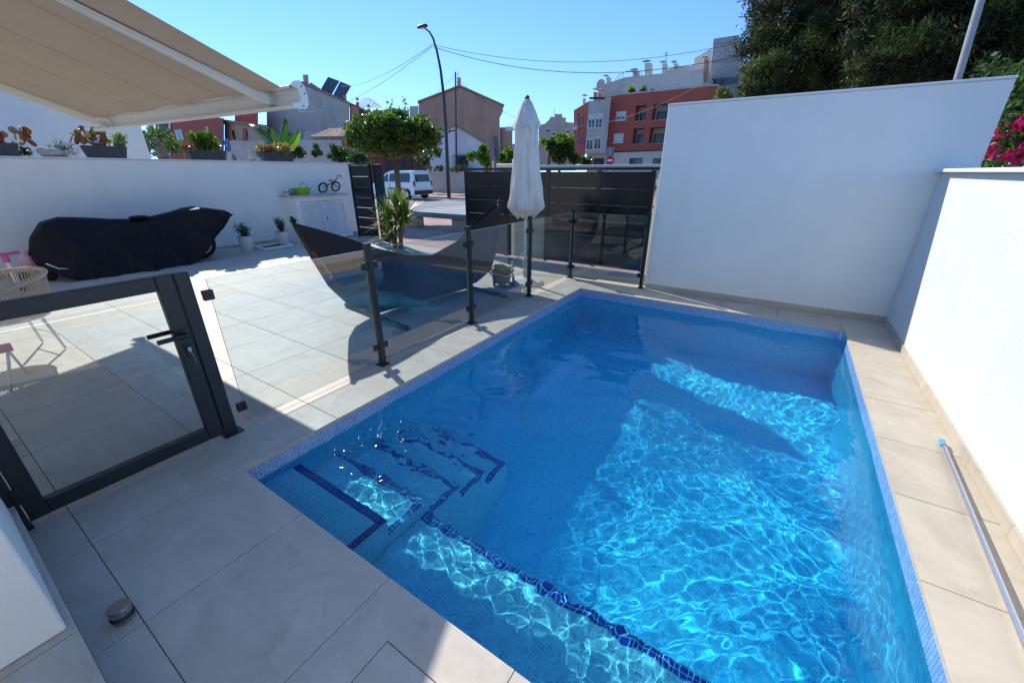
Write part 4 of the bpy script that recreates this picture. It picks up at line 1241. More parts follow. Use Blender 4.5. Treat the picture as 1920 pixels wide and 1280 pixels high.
for dx in (-.12, .12):
    for dy in (-.16, .1):
        MB().tube([(q.x + dx - .02, q.y + dy, .085), (q.x + dx + .02, q.y + dy, .085)], .085, 16).build('wheel', [M_rubber], tr, auto=40)
# ================================================================ STREET
M_asph = pmat('asphalt', (0.27, 0.27, 0.26), 0.9, 0.12, 2.0, bump=.4, bscale=90, bdist=.01, stain=.2, stain_scale=.4)
M_pav = pmat('pink_pavers', (0.42, 0.27, 0.22), 0.85, 0.15, 3.0, objvar=.10)
M_pavj = pmat('paver_joint', (0.20, 0.16, 0.14), 0.95, .2, 9)
M_kerb = pmat('grey_kerbstone', (0.34, 0.33, 0.31), 0.85, .15, 4, objvar=.08)
M_paint = pmat('road_paint', (0.40, 0.40, 0.39), 0.7, 0.12, 7)
M_earth = pmat('dry_ground', (0.22, 0.18, 0.13), 0.95, .3, 1.5)
GZ = -0.03
g = MB()
g.box(-300, 300, 28.2, 600, GZ - .4, GZ - .03); g.box(-300, -11.45, -200, 7.36, GZ - .4, GZ - .03); g.box(1.62, 300, -200, 7.36, GZ - .4, GZ - .03)
g.box(-11.43, 1.6, -200, -1.8, GZ - .4, GZ - .03)
struct(g.build('ground', [M_earth]))
rd = MB(); rd.box(-300, 300, 14.0, 22.6, GZ - .3, GZ - .02)
struct(rd.build('road', [M_asph]))
for k in range(9):
    o = MB().box(-15.5, -9.0, 14.5 + k * .95, 14.98 + k * .95, GZ - .019, GZ - .013).build('road_marking', [M_paint]); struct(o)
near = struct(bpy.data.objects.new('near_pavement', None)); COL.objects.link(near)
MB().box(-300, 300, 7.37, 13.85, GZ - .3, GZ - .022).build('paver_bed', [M_pavj], near)
pm_ = MB().cbox(-.298, .298, -.298, .298, -.02, 0, .004).mesh('paver', [M_pav], fixn=True)
npv = 0
for i in range(15):
    for j in range(11):
        x = -13.6 + i * .6; y = 7.75 + j * .6
        inst('paver', pm_, near, (x, y, GZ + .0 + rnd.uniform(-.001, .001))); npv += 1
ps = MB()
for i in range(-30, 60):
    for j in range(11):
        if 0 <= i < 15: continue
        x = -13.6 + i * .6; y = 7.75 + j * .6
        ps.box(x - .298, x + .298, y - .298, y + .298, GZ - .02, GZ)
struct(ps.build('pavers', [M_pav], near), 'stuff')
km = MB().cbox(-.498, .498, -.07, .07, -.14, 0, .012).mesh('kerbstone', [M_kerb], fixn=True)
for i in range(14): inst('kerbstone', km, near, (-17.0 + i * 1.0, 13.93, GZ + .005))
kk = MB()
for a, b in ((-60, -17.5), (-3.5, 60)): kk.box(a, b, 13.86, 14.0, GZ - .14, GZ + .005)
kk.build('kerb_run', [M_kerb], near)
far = struct(bpy.data.objects.new('far_pavement', None)); COL.objects.link(far)
MB().box(-300, 300, 22.75, 28.2, GZ - .3, GZ + .09).build('paving', [M_pav], far)
for i in range(20): inst('kerbstone', km, far, (-34.0 + i * 1.0, 22.67, GZ + .10))
kk = MB()
for a, b in ((-120, -34.5), (-14.5, 120)): kk.box(a, b, 22.6, 22.74, GZ - .14, GZ + .10)
kk.build('kerb_run', [M_kerb], far)

# ---- front boundary: sliding gate, open leaf
def slat_panel(rt, x0, x1, y, z0, z1, n, gap, th=.03, frame=.06, mids=(), gapcol=None):
    MB().cbox(x0, x0 + frame, y - th, y + th, z0 - .02, z1 + .02, .004).build('upright', [M_anth2], rt)
    MB().cbox(x1 - frame, x1, y - th, y + th, z0 - .02, z1 + .02, .004).build('upright', [M_anth2], rt)
    for m in mids: MB().cbox(m - frame / 2, m + frame / 2, y - th - .004, y + th, z0 - .02, z1 + .02, .004).build('upright', [M_anth2], rt)
    hgt = (z1 - z0) / n
    me = MB().cbox(-(x1 - x0 - 2 * frame) / 2 + .001, (x1 - x0 - 2 * frame) / 2 - .001, -th * .6, th * .6, -(hgt - gap) / 2, (hgt - gap) / 2, .003).mesh('slat', [M_anth2], fixn=True)
    for k in range(n):
        inst('slat', me, rt, ((x0 + x1) / 2, y, z0 + (k + .5) * hgt))
GYY = 7.35
lf = root('open_gate_leaf', 'narrow dark grey slatted gate leaf standing at the end of the white garden wall', 'gate', (-9.4, GYY, 0))
slat_panel(lf, -9.90, -9.08, GYY, .06, 1.86, 7, .014, mids=())
MB().cbox(-9.93, -9.0, GYY - .035, GYY + .035, 1.885, 1.905, .003).build('top_rail', [M_anth2], lf)
w = root('gate_pillar', 'dark clad pillar beside the open gate leaf', 'pillar', (-8.85, 7.6, 0))
MB().cbox(-9.05, -8.72, 7.40, 7.46, GZ, 1.895, .006).build('cladding', [M_anth], w)
gt_ = root('sliding_gate', 'wide anthracite sliding gate of horizontal boards behind the parasol', 'gate', (-4, GYY, 0))
slat_panel(gt_, -6.0, -1.93, GYY, .05, 1.72, 6, .005, frame=.075, mids=(-4.93, -3.95, -2.92))
MB().cbox(-6.02, -1.6, GYY - .05, GYY + .05, 1.745, 1.79, .004).build('top_rail', [M_anth2], gt_)
MB().cbox(-4.9, -1.6, GYY + .06, GYY + .24, 1.77, 1.835, .004).build('coping', [M_wht2], gt_)
MB().cbox(-5.1, -4.55, GYY - .1, GYY + .12, 1.795, 1.865, .01).build('motor_box', [M_wht2], gt_)
w = root('front_wall', 'low white wall supporting the sliding gate beside the pool', 'wall', (-1.2, 7.5, 0))
MB().cbox(-1.92, 1.6, GYY + .06, GYY + .26, 0, 1.69, .005).build('render_face', [M_stuc], w)

# ---- stone bench on the pavement
M_stone = pmat('beige_cast_stone', (0.42, 0.34, 0.26), 0.85, .15, 6, bump=.3, bscale=60)
M_dstone = pmat('dark_bench_top', (0.20, 0.20, 0.20), 0.7, .15, 6)
be = root('stone_bench', 'beige cast stone bench with a dark top on the sunny pavement', 'bench', (-9.6, 10.3, GZ))
MB().cbox(-11.3, -7.6, 10.05, 10.50, .33, .45, .012).build('seat', [M_dstone], be)
for x in (-10.75, -8.55):
    MB().cbox(x - .32, x + .32, 10.1, 10.45, GZ + .001, .328, .01).build('leg', [M_stone], be)

# ---- white van
M_van = pmat('white_car_paint', (0.86, 0.87, 0.87), 0.22, 0.01, 2, coat=.6)
M_cargl = pmat('dark_car_glass', (0.015, 0.022, 0.026), 0.06, .2, 3, spec=.8)
M_plas = pmat('black_bumper_plastic', (0.025, 0.026, 0.028), 0.6, .15, 15)
M_redl = pmat('red_lamp', (0.35, 0.01, 0.01), 0.2, .1, 10)
vr = onZ(775, 375, GZ); 
VX, VY = -21.15, 20.55   # rear, near side; the van points to -X
vn = root('parked_van', 'white passenger van parked across the street below the street lamp', 'van', (VX - 2.2, VY + .9, GZ))
W = 1.78; Lv = 4.40
side = [(0.0, .42), (0.0, .95), (.05, 1.15), (.10, 1.62), (.22, 1.80), (.5, 1.83), (2.3, 1.83), (2.75, 1.72), (3.35, 1.22), (3.55, 1.12), (4.15, .98), (4.34, .80), (4.40, .55), (4.38, .30), (4.2, .26), (.25, .26), (.05, .32)]
def vp(u, w_, z): return (VX - u, VY + w_, GZ + z)
vb = MB(); nn_ = 9
rows_ = []
for j in range(nn_):
    t = j / (nn_ - 1); w_ = t * W
    ins = abs(2 * t - 1) ** 5
    row = []
    for (u, z) in side:
        k = max(0, (z - .95)) * .14          # tumblehome
        y_ = w_
        if t < .5: y_ = w_ + k * (1 - 2 * t)
        else: y_ = w_ - k * (2 * t - 1)
        uc = u + (.05 * ins if u < 1 else -.07 * ins if u > 4 else 0)
        row.append(vp(uc, y_, z - .04 * ins * (1 if z > 1.6 else 0)))
    rows_.append(row)
ns = len(side)
vv = [p for r in rows_ for p in r]
ff = [(j * ns + i, j * ns + (i + 1) % ns, (j + 1) * ns + (i + 1) % ns, (j + 1) * ns + i) for j in range(nn_ - 1) for i in range(ns)]
ff += [tuple(range(ns)), tuple(reversed(range((nn_ - 1) * ns, nn_ * ns)))]
vb.add(vv, ff)
body_o = vb.build('body', [M_van], vn, auto=32)
def sidewin(pts, name='window'):
    m = MB()
    def yy(z): return VY + max(0, (z - .95)) * .14 - .006
    v = [(VX - u, yy(z), GZ + z) for u, z in pts] + [(VX - u, yy(z) + .02, GZ + z) for u, z in pts]
    n = len(pts); m.add(v, [tuple(range(n)), tuple(range(2 * n - 1, n - 1, -1))] + [(i, n + i, n + (i + 1) % n, (i + 1) % n) for i in range(n)])
    return m.build(name, [M_cargl], vn)
sidewin([(.45, 1.10), (.42, 1.60), (.55, 1.66), (1.30, 1.66), (1.38, 1.58), (1.40, 1.10)])
sidewin([(1.55, 1.12), (1.53, 1.62), (2.22, 1.64), (2.38, 1.58), (2.42, 1.12)])
sidewin([(2.55, 1.12), (2.53, 1.58), (2.62, 1.62), (2.95, 1.42), (3.20, 1.14)])
rw = MB(); rw.add([(VX - .10 + .012, VY + .24, GZ + 1.58), (VX - .10 + .012, VY + W - .24, GZ + 1.58), (VX - .05 + .012, VY + W - .2, GZ + 1.12), (VX - .05 + .012, VY + .2, GZ + 1.12)], [(0, 1, 2, 3)])
rw.build('window', [M_cargl], vn)
ws = MB(); ws.add([(VX - 2.80, VY + .22, GZ + 1.71), (VX - 2.80, VY + W - .22, GZ + 1.71), (VX - 3.36, VY + W - .14, GZ + 1.235), (VX - 3.36, VY + .14, GZ + 1.235)], [(0, 1, 2, 3)])
ws.build('windscreen', [M_cargl], vn)
MB().cbox(VX - .12, VX + .04, VY + .04, VY + W - .04, GZ + .34, GZ + .58, .03).build('bumper', [M_plas], vn)
MB().cbox(VX - 2.6, VX - 1.0, VY - .012, VY + .02, GZ + .62, GZ + .72, .006).build('side_moulding', [M_plas], vn)
for yv in (VY + .01, VY + W - .13):
    MB().cbox(VX - .14, VX + .012, yv, yv + .12, GZ + .82, GZ + 1.16, .02).build('tail_light', [M_redl], vn)
pl = MB().cbox(VX - .01, VX + .02, VY + .64, VY + 1.14, GZ + .66, GZ + .77, .004).build('number_plate', [M_white], vn)
for u in (.78, 3.55):
    for (y0, sg) in ((VY + .0, -1), (VY + W, 1)):
        whl = MB().tube([(VX - u, y0 - .02 * sg * -1 + (.0), GZ + .31), (VX - u, y0 - sg * .20, GZ + .31)], .315, 26)
        wo_ = whl.build('wheel', [M_rubber], vn, auto=40)
        MB().lathe([(0, 0), (.19, 0), (.19, .01), (0, .012)], 20).build
        hb = MB(); hb.tube([(VX - u, y0 + sg * .022, GZ + .31), (VX - u, y0 + sg * .034, GZ + .31)], .19, 20); hb.build('hubcap', [M_pole], wo_, auto=40)
        ar = MB(); 
        pa_ = [(VX - u + .37 * math.cos(PI * k / 14), y0 + sg * .006, GZ + .31 + .37 * math.sin(PI * k / 14)) for k in range(15)]
        ar.tube(pa_, .03, 6); ar.build('wheel_arch', [M_plas], vn, smooth=True)
MB().ball(vp(3.05, -.10, 1.12), .10, 10, 6, sc=(.7, 1.1, 1)).build('wing_mirror', [M_van], vn, smooth=True)

# ---- street lamp, curved mast
M_mast = pmat('dark_lamp_metal', (0.045, 0.038, 0.040), 0.5, .15, 8)
M_lens = pmat('lamp_lens', (0.5, 0.5, 0.48), 0.3, .05, 8)
LB = onZ(842, 371, GZ + .09); LY = LB.y
lampP = [onY(x, y, LY) for x, y in ((842, 371), (839, 310), (836, 240), (832, 180), (826, 130), (819, 95), (812, 72), (805, 60), (797, 54))]
lp_ = root('street_lamp', 'tall dark street lamp with a curved mast and shell shaped head', 'street lamp', LB[:])
MB().tube(lampP, [.13, .12, .11, .095, .08, .07, .06, .05, .045], 12).build('mast', [M_mast], lp_, smooth=True)
hc = onY(792, 51, LY)
def head(parent, c, d, s=1.0):
    h = MB()
    d = Vector(d).normalized(); sd = Vector((-d.y, d.x, 0)).normalized(); up = Vector((0, 0, 1))
    def f(u, v):
        a = 2 * PI * u; r = math.sin(PI * v) ** .7
        q = c + d * (-.42 * s * math.cos(PI * v)) + sd * (.17 * s * r * math.cos(a)) + up * (s * (.15 if math.sin(a) > 0 else .05) * r * math.sin(a))
        return q[:]
    h.grid(f, 20, 14); h.build('lamp_head', [M_mast], parent, smooth=True)
    l = MB(); l.grid(lambda u, v: (c + d * (.30 * s * (2 * v - 1)) + sd * (.13 * s * (2 * u - 1) * math.sqrt(max(0, 1 - (2 * v - 1) ** 2))) + up * (-.055 * s))[:], 6, 10); l.build('lamp_lens', [M_lens], parent, smooth=True)
dd = (onY(784, 48, LY) - onY(805, 60, LY))
head(lp_, hc, (dd.x, 0, 0), 1.0)
h2 = onY(847, 246, LY); 
head(lp_, h2, (1, 0, 0), .62)
MB().tube([onY(838, 250, LY), h2], .03, 8).build('bracket_arm', [M_mast], lp_)

# ================================================================ BUILDINGS
M_glw = pmat('window_glass', (0.03, 0.045, 0.06), 0.08, .3, 2, spec=.8)
M_wfr = pmat('white_window_frame', (0.66, 0.66, 0.64), 0.5, .05, 8)
M_shut = pmat('white_roller_shutter', (0.62, 0.62, 0.60), 0.6, .05, 8)
M_tiler = pmat('clay_roof', (0.30, 0.20, 0.14), 0.9, .3, 5, objvar=.1)
def wallmat(name, c, st=.25, sc=.35): return pmat(name, c, .93, .08, .8, bump=.25, bscale=30, bdist=.01, stain=st, stain_scale=sc)
M_terra = wallmat('terracotta_render', (0.50, 0.29, 0.20), .3)
M_greyw = wallmat('grey_plaster', (0.50, 0.47, 0.41), .2)
M_whitew = wallmat('whitewash', (0.66, 0.68, 0.69), .18, .8)
M_redw = wallmat('red_render', (0.44, 0.105, 0.075), .15)
M_brick = wallmat('brick_red_render', (0.56, 0.16, 0.11), .15)
M_concr = wallmat('stained_concrete', (0.52, 0.485, 0.435), .3, .6)
M_cream = wallmat('cream_render', (0.70, 0.64, 0.53), .15)
M_dgrey = wallmat('grey_cladding', (0.33, 0.325, 0.325), .08)
M_orange = wallmat('salmon_render', (0.50, 0.25, 0.16), .15)
M_brickc = wallmat('sandy_brick', (0.48, 0.33, 0.24), .2, 1.5)
M_darkdoor = pmat('dark_doorway', (0.02, 0.015, 0.014), .6, .2, 5)
M_maroon = pmat('maroon_wood', (0.16, 0.022, 0.02), .6, .2, 5)
def facade(rt, pix, Y, mat, depth, name='wall'):
    """wall block whose front is a polygon given by sight lines meeting the plane y=Y"""
    return hbuild(rt, name, pix, Y, 0, depth, mat)
def oblique(pts, Y, y0, y1):
    """block footprint whose flanks run back along the line the street sees them"""
    cx = sum(p.x for p in pts) / len(pts); k = cx / Y
    n = len(pts)
    v = [(p.x + k * y0, Y + y0, p.z) for p in pts] + [(p.x + k * y1, Y + y1, p.z) for p in pts]
    return v, [tuple(range(n)), tuple(range(2 * n - 1, n - 1, -1))] + [(i, n + i, n + (i + 1) % n, (i + 1) % n) for i in range(n)]
def hbuild(rt, name, pix, Y, y0, y1, mat, parent=None):
    P = [onY(x, y, Y) for x, y in pix]
    return MB().add(*oblique(P, Y, y0, y1)).build(name, [mat], parent or rt)
def win(rt, x0, y0, x1, y1, Y, shutter=0.0, bars=1, frame=M_wfr, recess=.14, sill=True):
    """window on facade plane y=Y: pixel box at its top-left / bottom-right"""
    a = onY(x0, y0, Y); b = onY(x1, y1, Y); xl, xr, zt, zb = a.x, b.x, a.z, b.z
    t = .07
    f = MB()
    for (p0, p1, q0, q1) in ((xl, xr, zt - t, zt), (xl, xr, zb, zb + t), (xl, xl + t, zb + t, zt - t), (xr - t, xr, zb + t, zt - t)):
        f.box(p0, p1, Y - .035, Y + .0 - .002, q0, q1)
    for k in range(bars):
        xm = xl + (xr - xl) * (k + 1) / (bars + 1)
        f.box(xm - t / 2, xm + t / 2, Y - .030, Y - .003, zb + t, zt - t)
    fo = f.build('window', [frame], rt)
    MB().box(xl + t * .5, xr - t * .5, Y - .014, Y - .004, zb + t * .5, zt - t * .5).build('pane', [M_glw], fo)
    if shutter > 0: MB().box(xl + t, xr - t, Y - .026, Y - .0145, zt - t - (zt - zb - 2 * t) * shutter, zt - t).build('shutter', [M_shut], fo)
    if sill: MB().box(xl - .08, xr + .08, Y - .12, Y - .003, zb - .09, zb - .004).build('sill', [M_wfr], fo)
    return fo
# -- brown gabled house
Y = 46.0
b = root('brown_gabled_house', 'large bare terracotta gable wall rising behind the white cottage', 'house', onY(860, 320, Y)[:])
facade(b, [(785, 335), (785, 192), (862, 164), (943, 199), (943, 210), (937, 220), (937, 335)], Y, M_terra, 9)
hbuild(b, 'roof', [(783, 193), (862, 163), (945, 200), (945, 197), (862, 160), (783, 190)], Y, -.25, 9.2, M_tiler)
ch_ = hbuild(b, 'chimney', [(857, 166), (857, 143), (864, 143), (864, 166)], Y, .6, 1.4, M_terra)
hbuild(b, 'annexe', [(937, 330), (937, 238), (961, 238), (961, 330)], Y, .5, 8, M_terra)
hbuild(b, 'annexe', [(768, 330), (768, 198), (784.5, 198), (784.5, 330)], Y, .4, 8, M_greyw)
Y = 52
b = root('grey_low_block', 'low grey rooftop block behind the round tree left of the terracotta gable', 'house', onY(745, 320, Y)[:])
facade(b, [(700, 330), (700, 210), (767, 210), (767, 330)], Y, M_greyw, 8)
hbuild(b, 'parapet', [(700, 210), (700, 207), (767, 207), (767, 210)], Y, -.1, 8, M_concr)
# -- white cottage
Y = 30.0
b = root('white_cottage', 'whitewashed cottage with a sloping roof and a barred window behind the lamp post', 'house', onY(850, 340, Y)[:])
facade(b, [(800, 345), (800, 262), (852, 236), (906, 268), (906, 345)], Y, M_whitew, 7)
hbuild(b, 'roof', [(796, 264), (852, 236), (909, 270), (909, 266.5), (852, 232.5), (796, 260)], Y, -.2, 7.1, M_tiler)
hbuild(b, 'verge', [(905, 268), (905, 345), (907, 345), (907, 268)], Y, -.02, .4, M_whitew)
wd = win(b, 855, 294, 878, 313, Y, 0, 1, M_mast)
bars = MB(); A_ = onY(853, 292, Y); B_ = onY(880, 315, Y)
for k in range(8):
    x = A_.x + (B_.x - A_.x) * k / 7; 
    MB().tube([(x, Y - .3, A_.z), (x, Y - .3, B_.z)], .02, 5).build('window_bar', [M_mast], b)
for z in (A_.z, B_.z):
    MB().box(A_.x, B_.x, Y - .32, Y - .005, z - .02, z + .02).build('grille_rail', [M_mast], b)
# lean-to roof left of it with dark porch below
b = root('red_shopfront', 'dark red shopfront with timber doors in shade behind the round tree', 'house', onY(750, 340, 31)[:])
Yp = 30.6
facade(b, [(690, 352), (690, 288), (799, 288), (799, 352)], Yp, M_maroon, 6)
hbuild(b, 'roof', [(685, 287), (685, 262), (852, 236), (852, 240), (799, 262), (799, 287)], Yp, .6, 6.0, M_tiler)
for (x0, x1) in ((722, 738), (744, 757), (760, 772), (778, 792)):
    hbuild(b, 'door', [(x0, 350), (x0, 296), (x1, 296), (x1, 350)], Yp, -.06, -.005, M_darkdoor)
hbuild(b, 'lintel', [(692, 294), (692, 290), (798, 290), (798, 294)], Yp, -.12, -.005, M_redw)
# low roadside wall behind the van
Y = 27.9
b = root('roadside_wall', 'low grey concrete wall along the far pavement behind the van', 'wall', onY(860, 360, Y)[:])
facade(b, [(800, 364), (800, 321), (884, 322), (884, 368)], Y, M_greyw, .25)
P0_ = onY(800, 321, Y)
for k in range(9):
    x = onY(806 + k * 9.2, 330, Y).x
    MB().box(x - .03, x + .03, Y - .012, Y - .002, GZ + .1, P0_.z - .02).build('joint_rib', [M_concr], b)
# -- big grey gable with solar panels
Y = 48.0
b = root('grey_gabled_house', 'tall grey plaster gable with solar water panels on its roof', 'house', onY(580, 320, Y)[:])
facade(b, [(500, 330), (500, 195), (566, 158), (655, 196), (655, 330)], Y, M_greyw, 7)
hbuild(b, 'roof', [(498, 196), (566, 157), (657, 197), (657, 193), (566, 153), (498, 192)], Y, -.2, 7.1, M_tiler)
hbuild(b, 'chimney', [(569, 158), (567, 137), (577, 137), (579, 158)], Y, .8, 1.5, M_brickc)
hbuild(b, 'chimney', [(643, 192), (642, 175), (649, 175), (650, 195)], Y, 1.2, 1.9, M_brickc)
M_solar = pmat('solar_glass', (0.015, 0.015, 0.025), .2, .3, 3, spec=.8)
for (x0, x1, yt0, yt1, yb0, yb1) in ((599, 620, 141, 149, 168, 178), (622, 642, 150, 158, 179, 187)):
    P = [onY(x0, yt0, Y + 1), onY(x1, yt1, Y + 1), onY(x1 + 1, yb1, Y + 1), onY(x0 + 2, yb0, Y + 1)]
    m = MB(); off_ = Vector((0, 1.6, 0)); th_ = Vector((0, .09, .0))
    top_ = [P[0] + off_, P[1] + off_, P[2], P[3]]
    m.add([p for p in top_] + [p + th_ for p in top_], [(0, 1, 2, 3), (7, 6, 5, 4), (0, 4, 5, 1), (1, 5, 6, 2), (2, 6, 7, 3), (3, 7, 4, 0)])
    m.build('solar_panel', [M_solar], b)
q1_, q2_ = onY(583, 158, Y + 2), onY(598, 168, Y + 2)
MB().tube([q1_, q2_], .28, 12).build('water_tank', [M_dgrey], b, auto=40)
for x, y in ((605, 172), (618, 176), (630, 182)):
    q_ = onY(x, y - 8, Y + 1.5); MB().tube([q_, q_ - Vector((0, 0, .9))], .04, 6).build('strut', [M_pole], b)
# salmon wing receding to the right
bs2 = root('salmon_row_house', 'salmon row house with small chimneys running back from the grey gable', 'house', onY(680, 320, Y)[:])
Q = [onY(655.5, 197, Y), onY(706, 221, Y + 9)]
facade(bs2, [(655.8, 330), (655.8, 197), (672, 203), (672, 330)], Y + .3, M_orange, 6)
facade(bs2, [(672.3, 330), (672.3, 206), (712, 223), (712, 330)], Y + 5, M_orange, 6)
hbuild(bs2, 'roof', [(655, 197), (655, 193), (712, 220), (712, 224)], Y + 4.6, -.6, 6.6, M_tiler)
for (x, y) in ((670, 190), (691, 203)):
    hbuild(bs2, 'chimney', [(x - 3, y + 13), (x - 3, y - 1), (x + 3, y - 1), (x + 3, y + 15)], Y + 4.6, 1, 1.6, M_brickc)
    cball = onY(x, y - 4, Y + 5.9); MB().ball(cball, .28, 10, 6).build('cowl', [M_brickc], bs2, smooth=True)
win(bs2, 661, 216, 666, 236, Y + .3, 0, 0)
# small tiled lean-to in front of the grey gable
Y = 36
b = root('tiled_lean_to', 'small outbuilding with a ragged tiled roof between the hedge and the grey gable', 'shed', onY(620, 320, Y)[:])
facade(b, [(565, 325), (565, 262), (690, 262), (690, 325)], Y, M_greyw, 3)
rt0 = [(582, 258), (592, 256.5), (626, 243), (700, 240), (700, 256)]
hbuild(b, 'roof_edge', [(588, 262), (588, 258), (690, 256), (690, 262)], Y, -.7, .2, M_tiler)
P = [onY(588, 258, Y), onY(690, 256, Y), onY(690, 241, Y + 2.2), onY(626, 243, Y + 2.2)]
for r in range(7):
    for c in range(20):
        t0, t1 = r / 7, (r + 1) / 7
        u = (c + .5) / 20
        a_ = (P[0] * (1 - t0) + P[3] * t0).lerp(P[1] * (1 - t0) + P[2] * t0, u)
        b_ = (P[0] * (1 - t1) + P[3] * t1).lerp(P[1] * (1 - t1) + P[2] * t1, u)
        wv = (P[1] - P[0]).length / 20 * .46
        m = MB(); m.obox((a_ + b_) / 2 + Vector((0, -.7 + .1, .03 + rnd.uniform(0, .05))), (wv * 2, (b_ - a_).length * 1.15, .05), (math.asin((b_ - a_).normalized().z), 0, rnd.uniform(-.05, .05)))
        m.build('roof_tile', [M_tiler], b)
hbuild(b, 'awning_beam', [(617, 272), (617, 268), (662, 267), (662, 273)], Y, -1.2, -.02, M_redw)
hbuild(b, 'gable_outline', [(568, 262), (568, 245), (583, 241), (600, 246), (600, 262)], Y, 1, 3, M_dgrey)
# low wall of pale blocks behind the left planters
Y = 26
b = root('block_garden_wall', 'weathered pale block wall between the banana plant and the red house', 'wall', onY(480, 320, Y)[:])
facade(b, [(424, 325), (424, 267), (505, 266), (505, 325)], Y, M_greyw, .3)
facade(b, [(505.4, 325), (505.4, 263), (640, 262), (640, 325)], Y + 2, M_concr, .3)
hbuild(b, 'coping', [(420, 268), (420, 264.5), (505, 264), (505, 267)], Y, -.08, .4, M_concr)
# brick cream house + red house on the left
Y = 34
b = root('sandy_brick_house', 'sandy brick house with maroon shutters and a tiled eave under the awning bar', 'house', onY(450, 320, Y)[:])
facade(b, [(421, 325), (421, 228), (500, 240), (500, 325)], Y, M_brickc, 8)
hbuild(b, 'roof', [(417, 229), (500, 241), (504, 243), (504, 239), (500, 236), (417, 225)], Y, -.5, 8, M_tiler)
win(b, 434, 245, 443, 262, Y, 0, 0, M_maroon); win(b, 455, 242, 468, 265, Y, 0, 0, M_maroon)
hbuild(b, 'shutter', [(455, 266), (455, 241), (462, 241), (462, 266)], Y, -.10, -.04, M_redw)
b = root('red_brick_tower', 'dark red brick block above the sandy house, cut by the awning bar', 'house', onY(465, 320, 44)[:])
facade(b, [(440, 300), (440, 196), (484, 196), (484, 300)], 44, M_redw, 6)
Y = 33
b = root('red_house', 'deep red rendered house with dark windows seen between owl and planter', 'house', onY(350, 320, Y)[:])
facade(b, [(300, 330), (300, 205), (420, 222), (420, 330)], Y, M_redw, 8)
hbuild(b, 'white_pier', [(316, 300), (316, 230), (320, 230), (320, 300)], Y, -.15, -.01, M_whitew)
win(b, 385, 238, 397, 268, Y, 0, 0, M_wfr); win(b, 326, 243, 346, 262, Y, 0, 1, M_mast)
hbuild(b, 'garage_opening', [(292, 262), (292, 232), (315, 232), (315, 262)], Y, -.05, -.01, M_darkdoor)
hbuild(b, 'drainpipe', [(416, 300), (416, 226), (418, 226), (418, 300)], Y, -.15, -.02, M_mast)
hbuild(b, 'terrace_slab', [(318, 279), (318, 270), (360, 273), (360, 280)], Y, -1.2, -.02, M_concr)
# -- far pale block between parasol and red flats
Y = 70
b = root('far_stepped_block', 'distant pale stepped apartment block right of the parasol', 'building', onY(1045, 320, Y)[:])
facade(b, [(1010, 320), (1010, 236), (1022, 232), (1030, 224), (1032, 219), (1040, 219), (1040, 214), (1054, 214), (1054, 220), (1061, 221), (1061, 229), (1080, 231), (1080, 320)], Y, M_concr, 8)
hbuild(b, 'antenna', [(1039, 214), (1039, 202), (1039.8, 202), (1039.8, 214)], Y, 1, 1.1, M_mast)
for (x, y) in ((1024, 240), (1036, 246), (1062, 242)):
    win(b, x, y, x + 6, y + 8, Y, .4, 0)

# -- red apartment block
Y = 50.0
b = root('red_apartment_block', 'red rendered flats with recessed balconies and a grey stone bay', 'apartment building', onY(1200, 320, Y)[:])
# ground floor
facade(b, [(1100, 335), (1100, 288), (1330, 280), (1330, 335)], Y + .15, M_cream, 10, 'ground_floor')
# grey bay projecting
facade(b, [(1097, 288), (1104, 190), (1146, 183), (1136, 287)], Y - 1.2, M_concr, 1.19, 'stone_bay')
# red side wing to the left receding
facade(b, [(1076, 288), (1076, 207), (1104, 190), (1098, 288)], Y - .2, M_brick, 9, 'side_wing')
hbuild(b, 'balcony', [(1074, 245), (1074, 239), (1082, 238), (1082, 245)], Y - .2, -.9, -.01, M_wfr)
for (x0, y0, x1, y1) in ((1083, 213, 1087, 236), (1090, 219, 1094, 234), (1083, 250, 1087, 268), (1089, 257, 1092, 270)):
    hbuild(b, 'window', [(x0, y1), (x0, y0), (x1, y0), (x1, y1)], Y - .2, -.04, -.01, M_glw)
# red front, built as piers and bands around open balcony recesses
def fbox(name, x0, y0, x1, y1, yy0, yy1, mat, par=None):
    return hbuild(b, name, [(x0, y1), (x0, y0), (x1, y0), (x1, y1)], Y, yy0, yy1, mat, par)
def recess(X0, X1, Z0, Z1):
    """open balcony: cream back wall, slab, railing"""
    MB().box(X0, X1, Y + 1.3, Y + 1.4, Z0, Z1).build('balcony_wall', [M_cream], b)
    MB().box(X0 + .2, X0 + (X1 - X0) * .8, Y + 1.26, Y + 1.29, Z0 + .05, Z1 - .55).build('balcony_door', [M_glw], b)
    r = MB(); 
    MB().box(X0, X1, Y + .04, Y + .09, Z0 + .92, Z0 + .98).build('balcony_rail', [M_mast], b)
    me_ = MB().box(-.012, .012, -.012, .012, -.44, .44).mesh('baluster', [M_mast])
    n_ = int((X1 - X0) / .16)
    for k in range(1, n_):
        inst('baluster', me_, b, (X0 + (X1 - X0) * k / n_, Y + .065, Z0 + .46))
    MB().box(X0, X1, Y + .01, Y + 1.3, Z0 - .04, Z0).build('balcony_floor', [M_concr], b)
L0 = onY(1137, 250, Y).x; R0 = onY(1330, 250, Y).x
zt = onY(1150, 180, Y).z; zb_ = onY(1150, 284, Y).z; zu = (zt + zb_) / 2
def px_(x, y): return onY(x, y, Y)
c1a, c1b = px_(1191, 210).x, px_(1212, 210).x
c2a, c2b = px_(1223, 210).x, px_(1256, 210).x
uz0, uz1 = px_(1200, 228).z, px_(1200, 198).z
lz0_, lz1_ = px_(1196, 271).z, px_(1196, 241).z
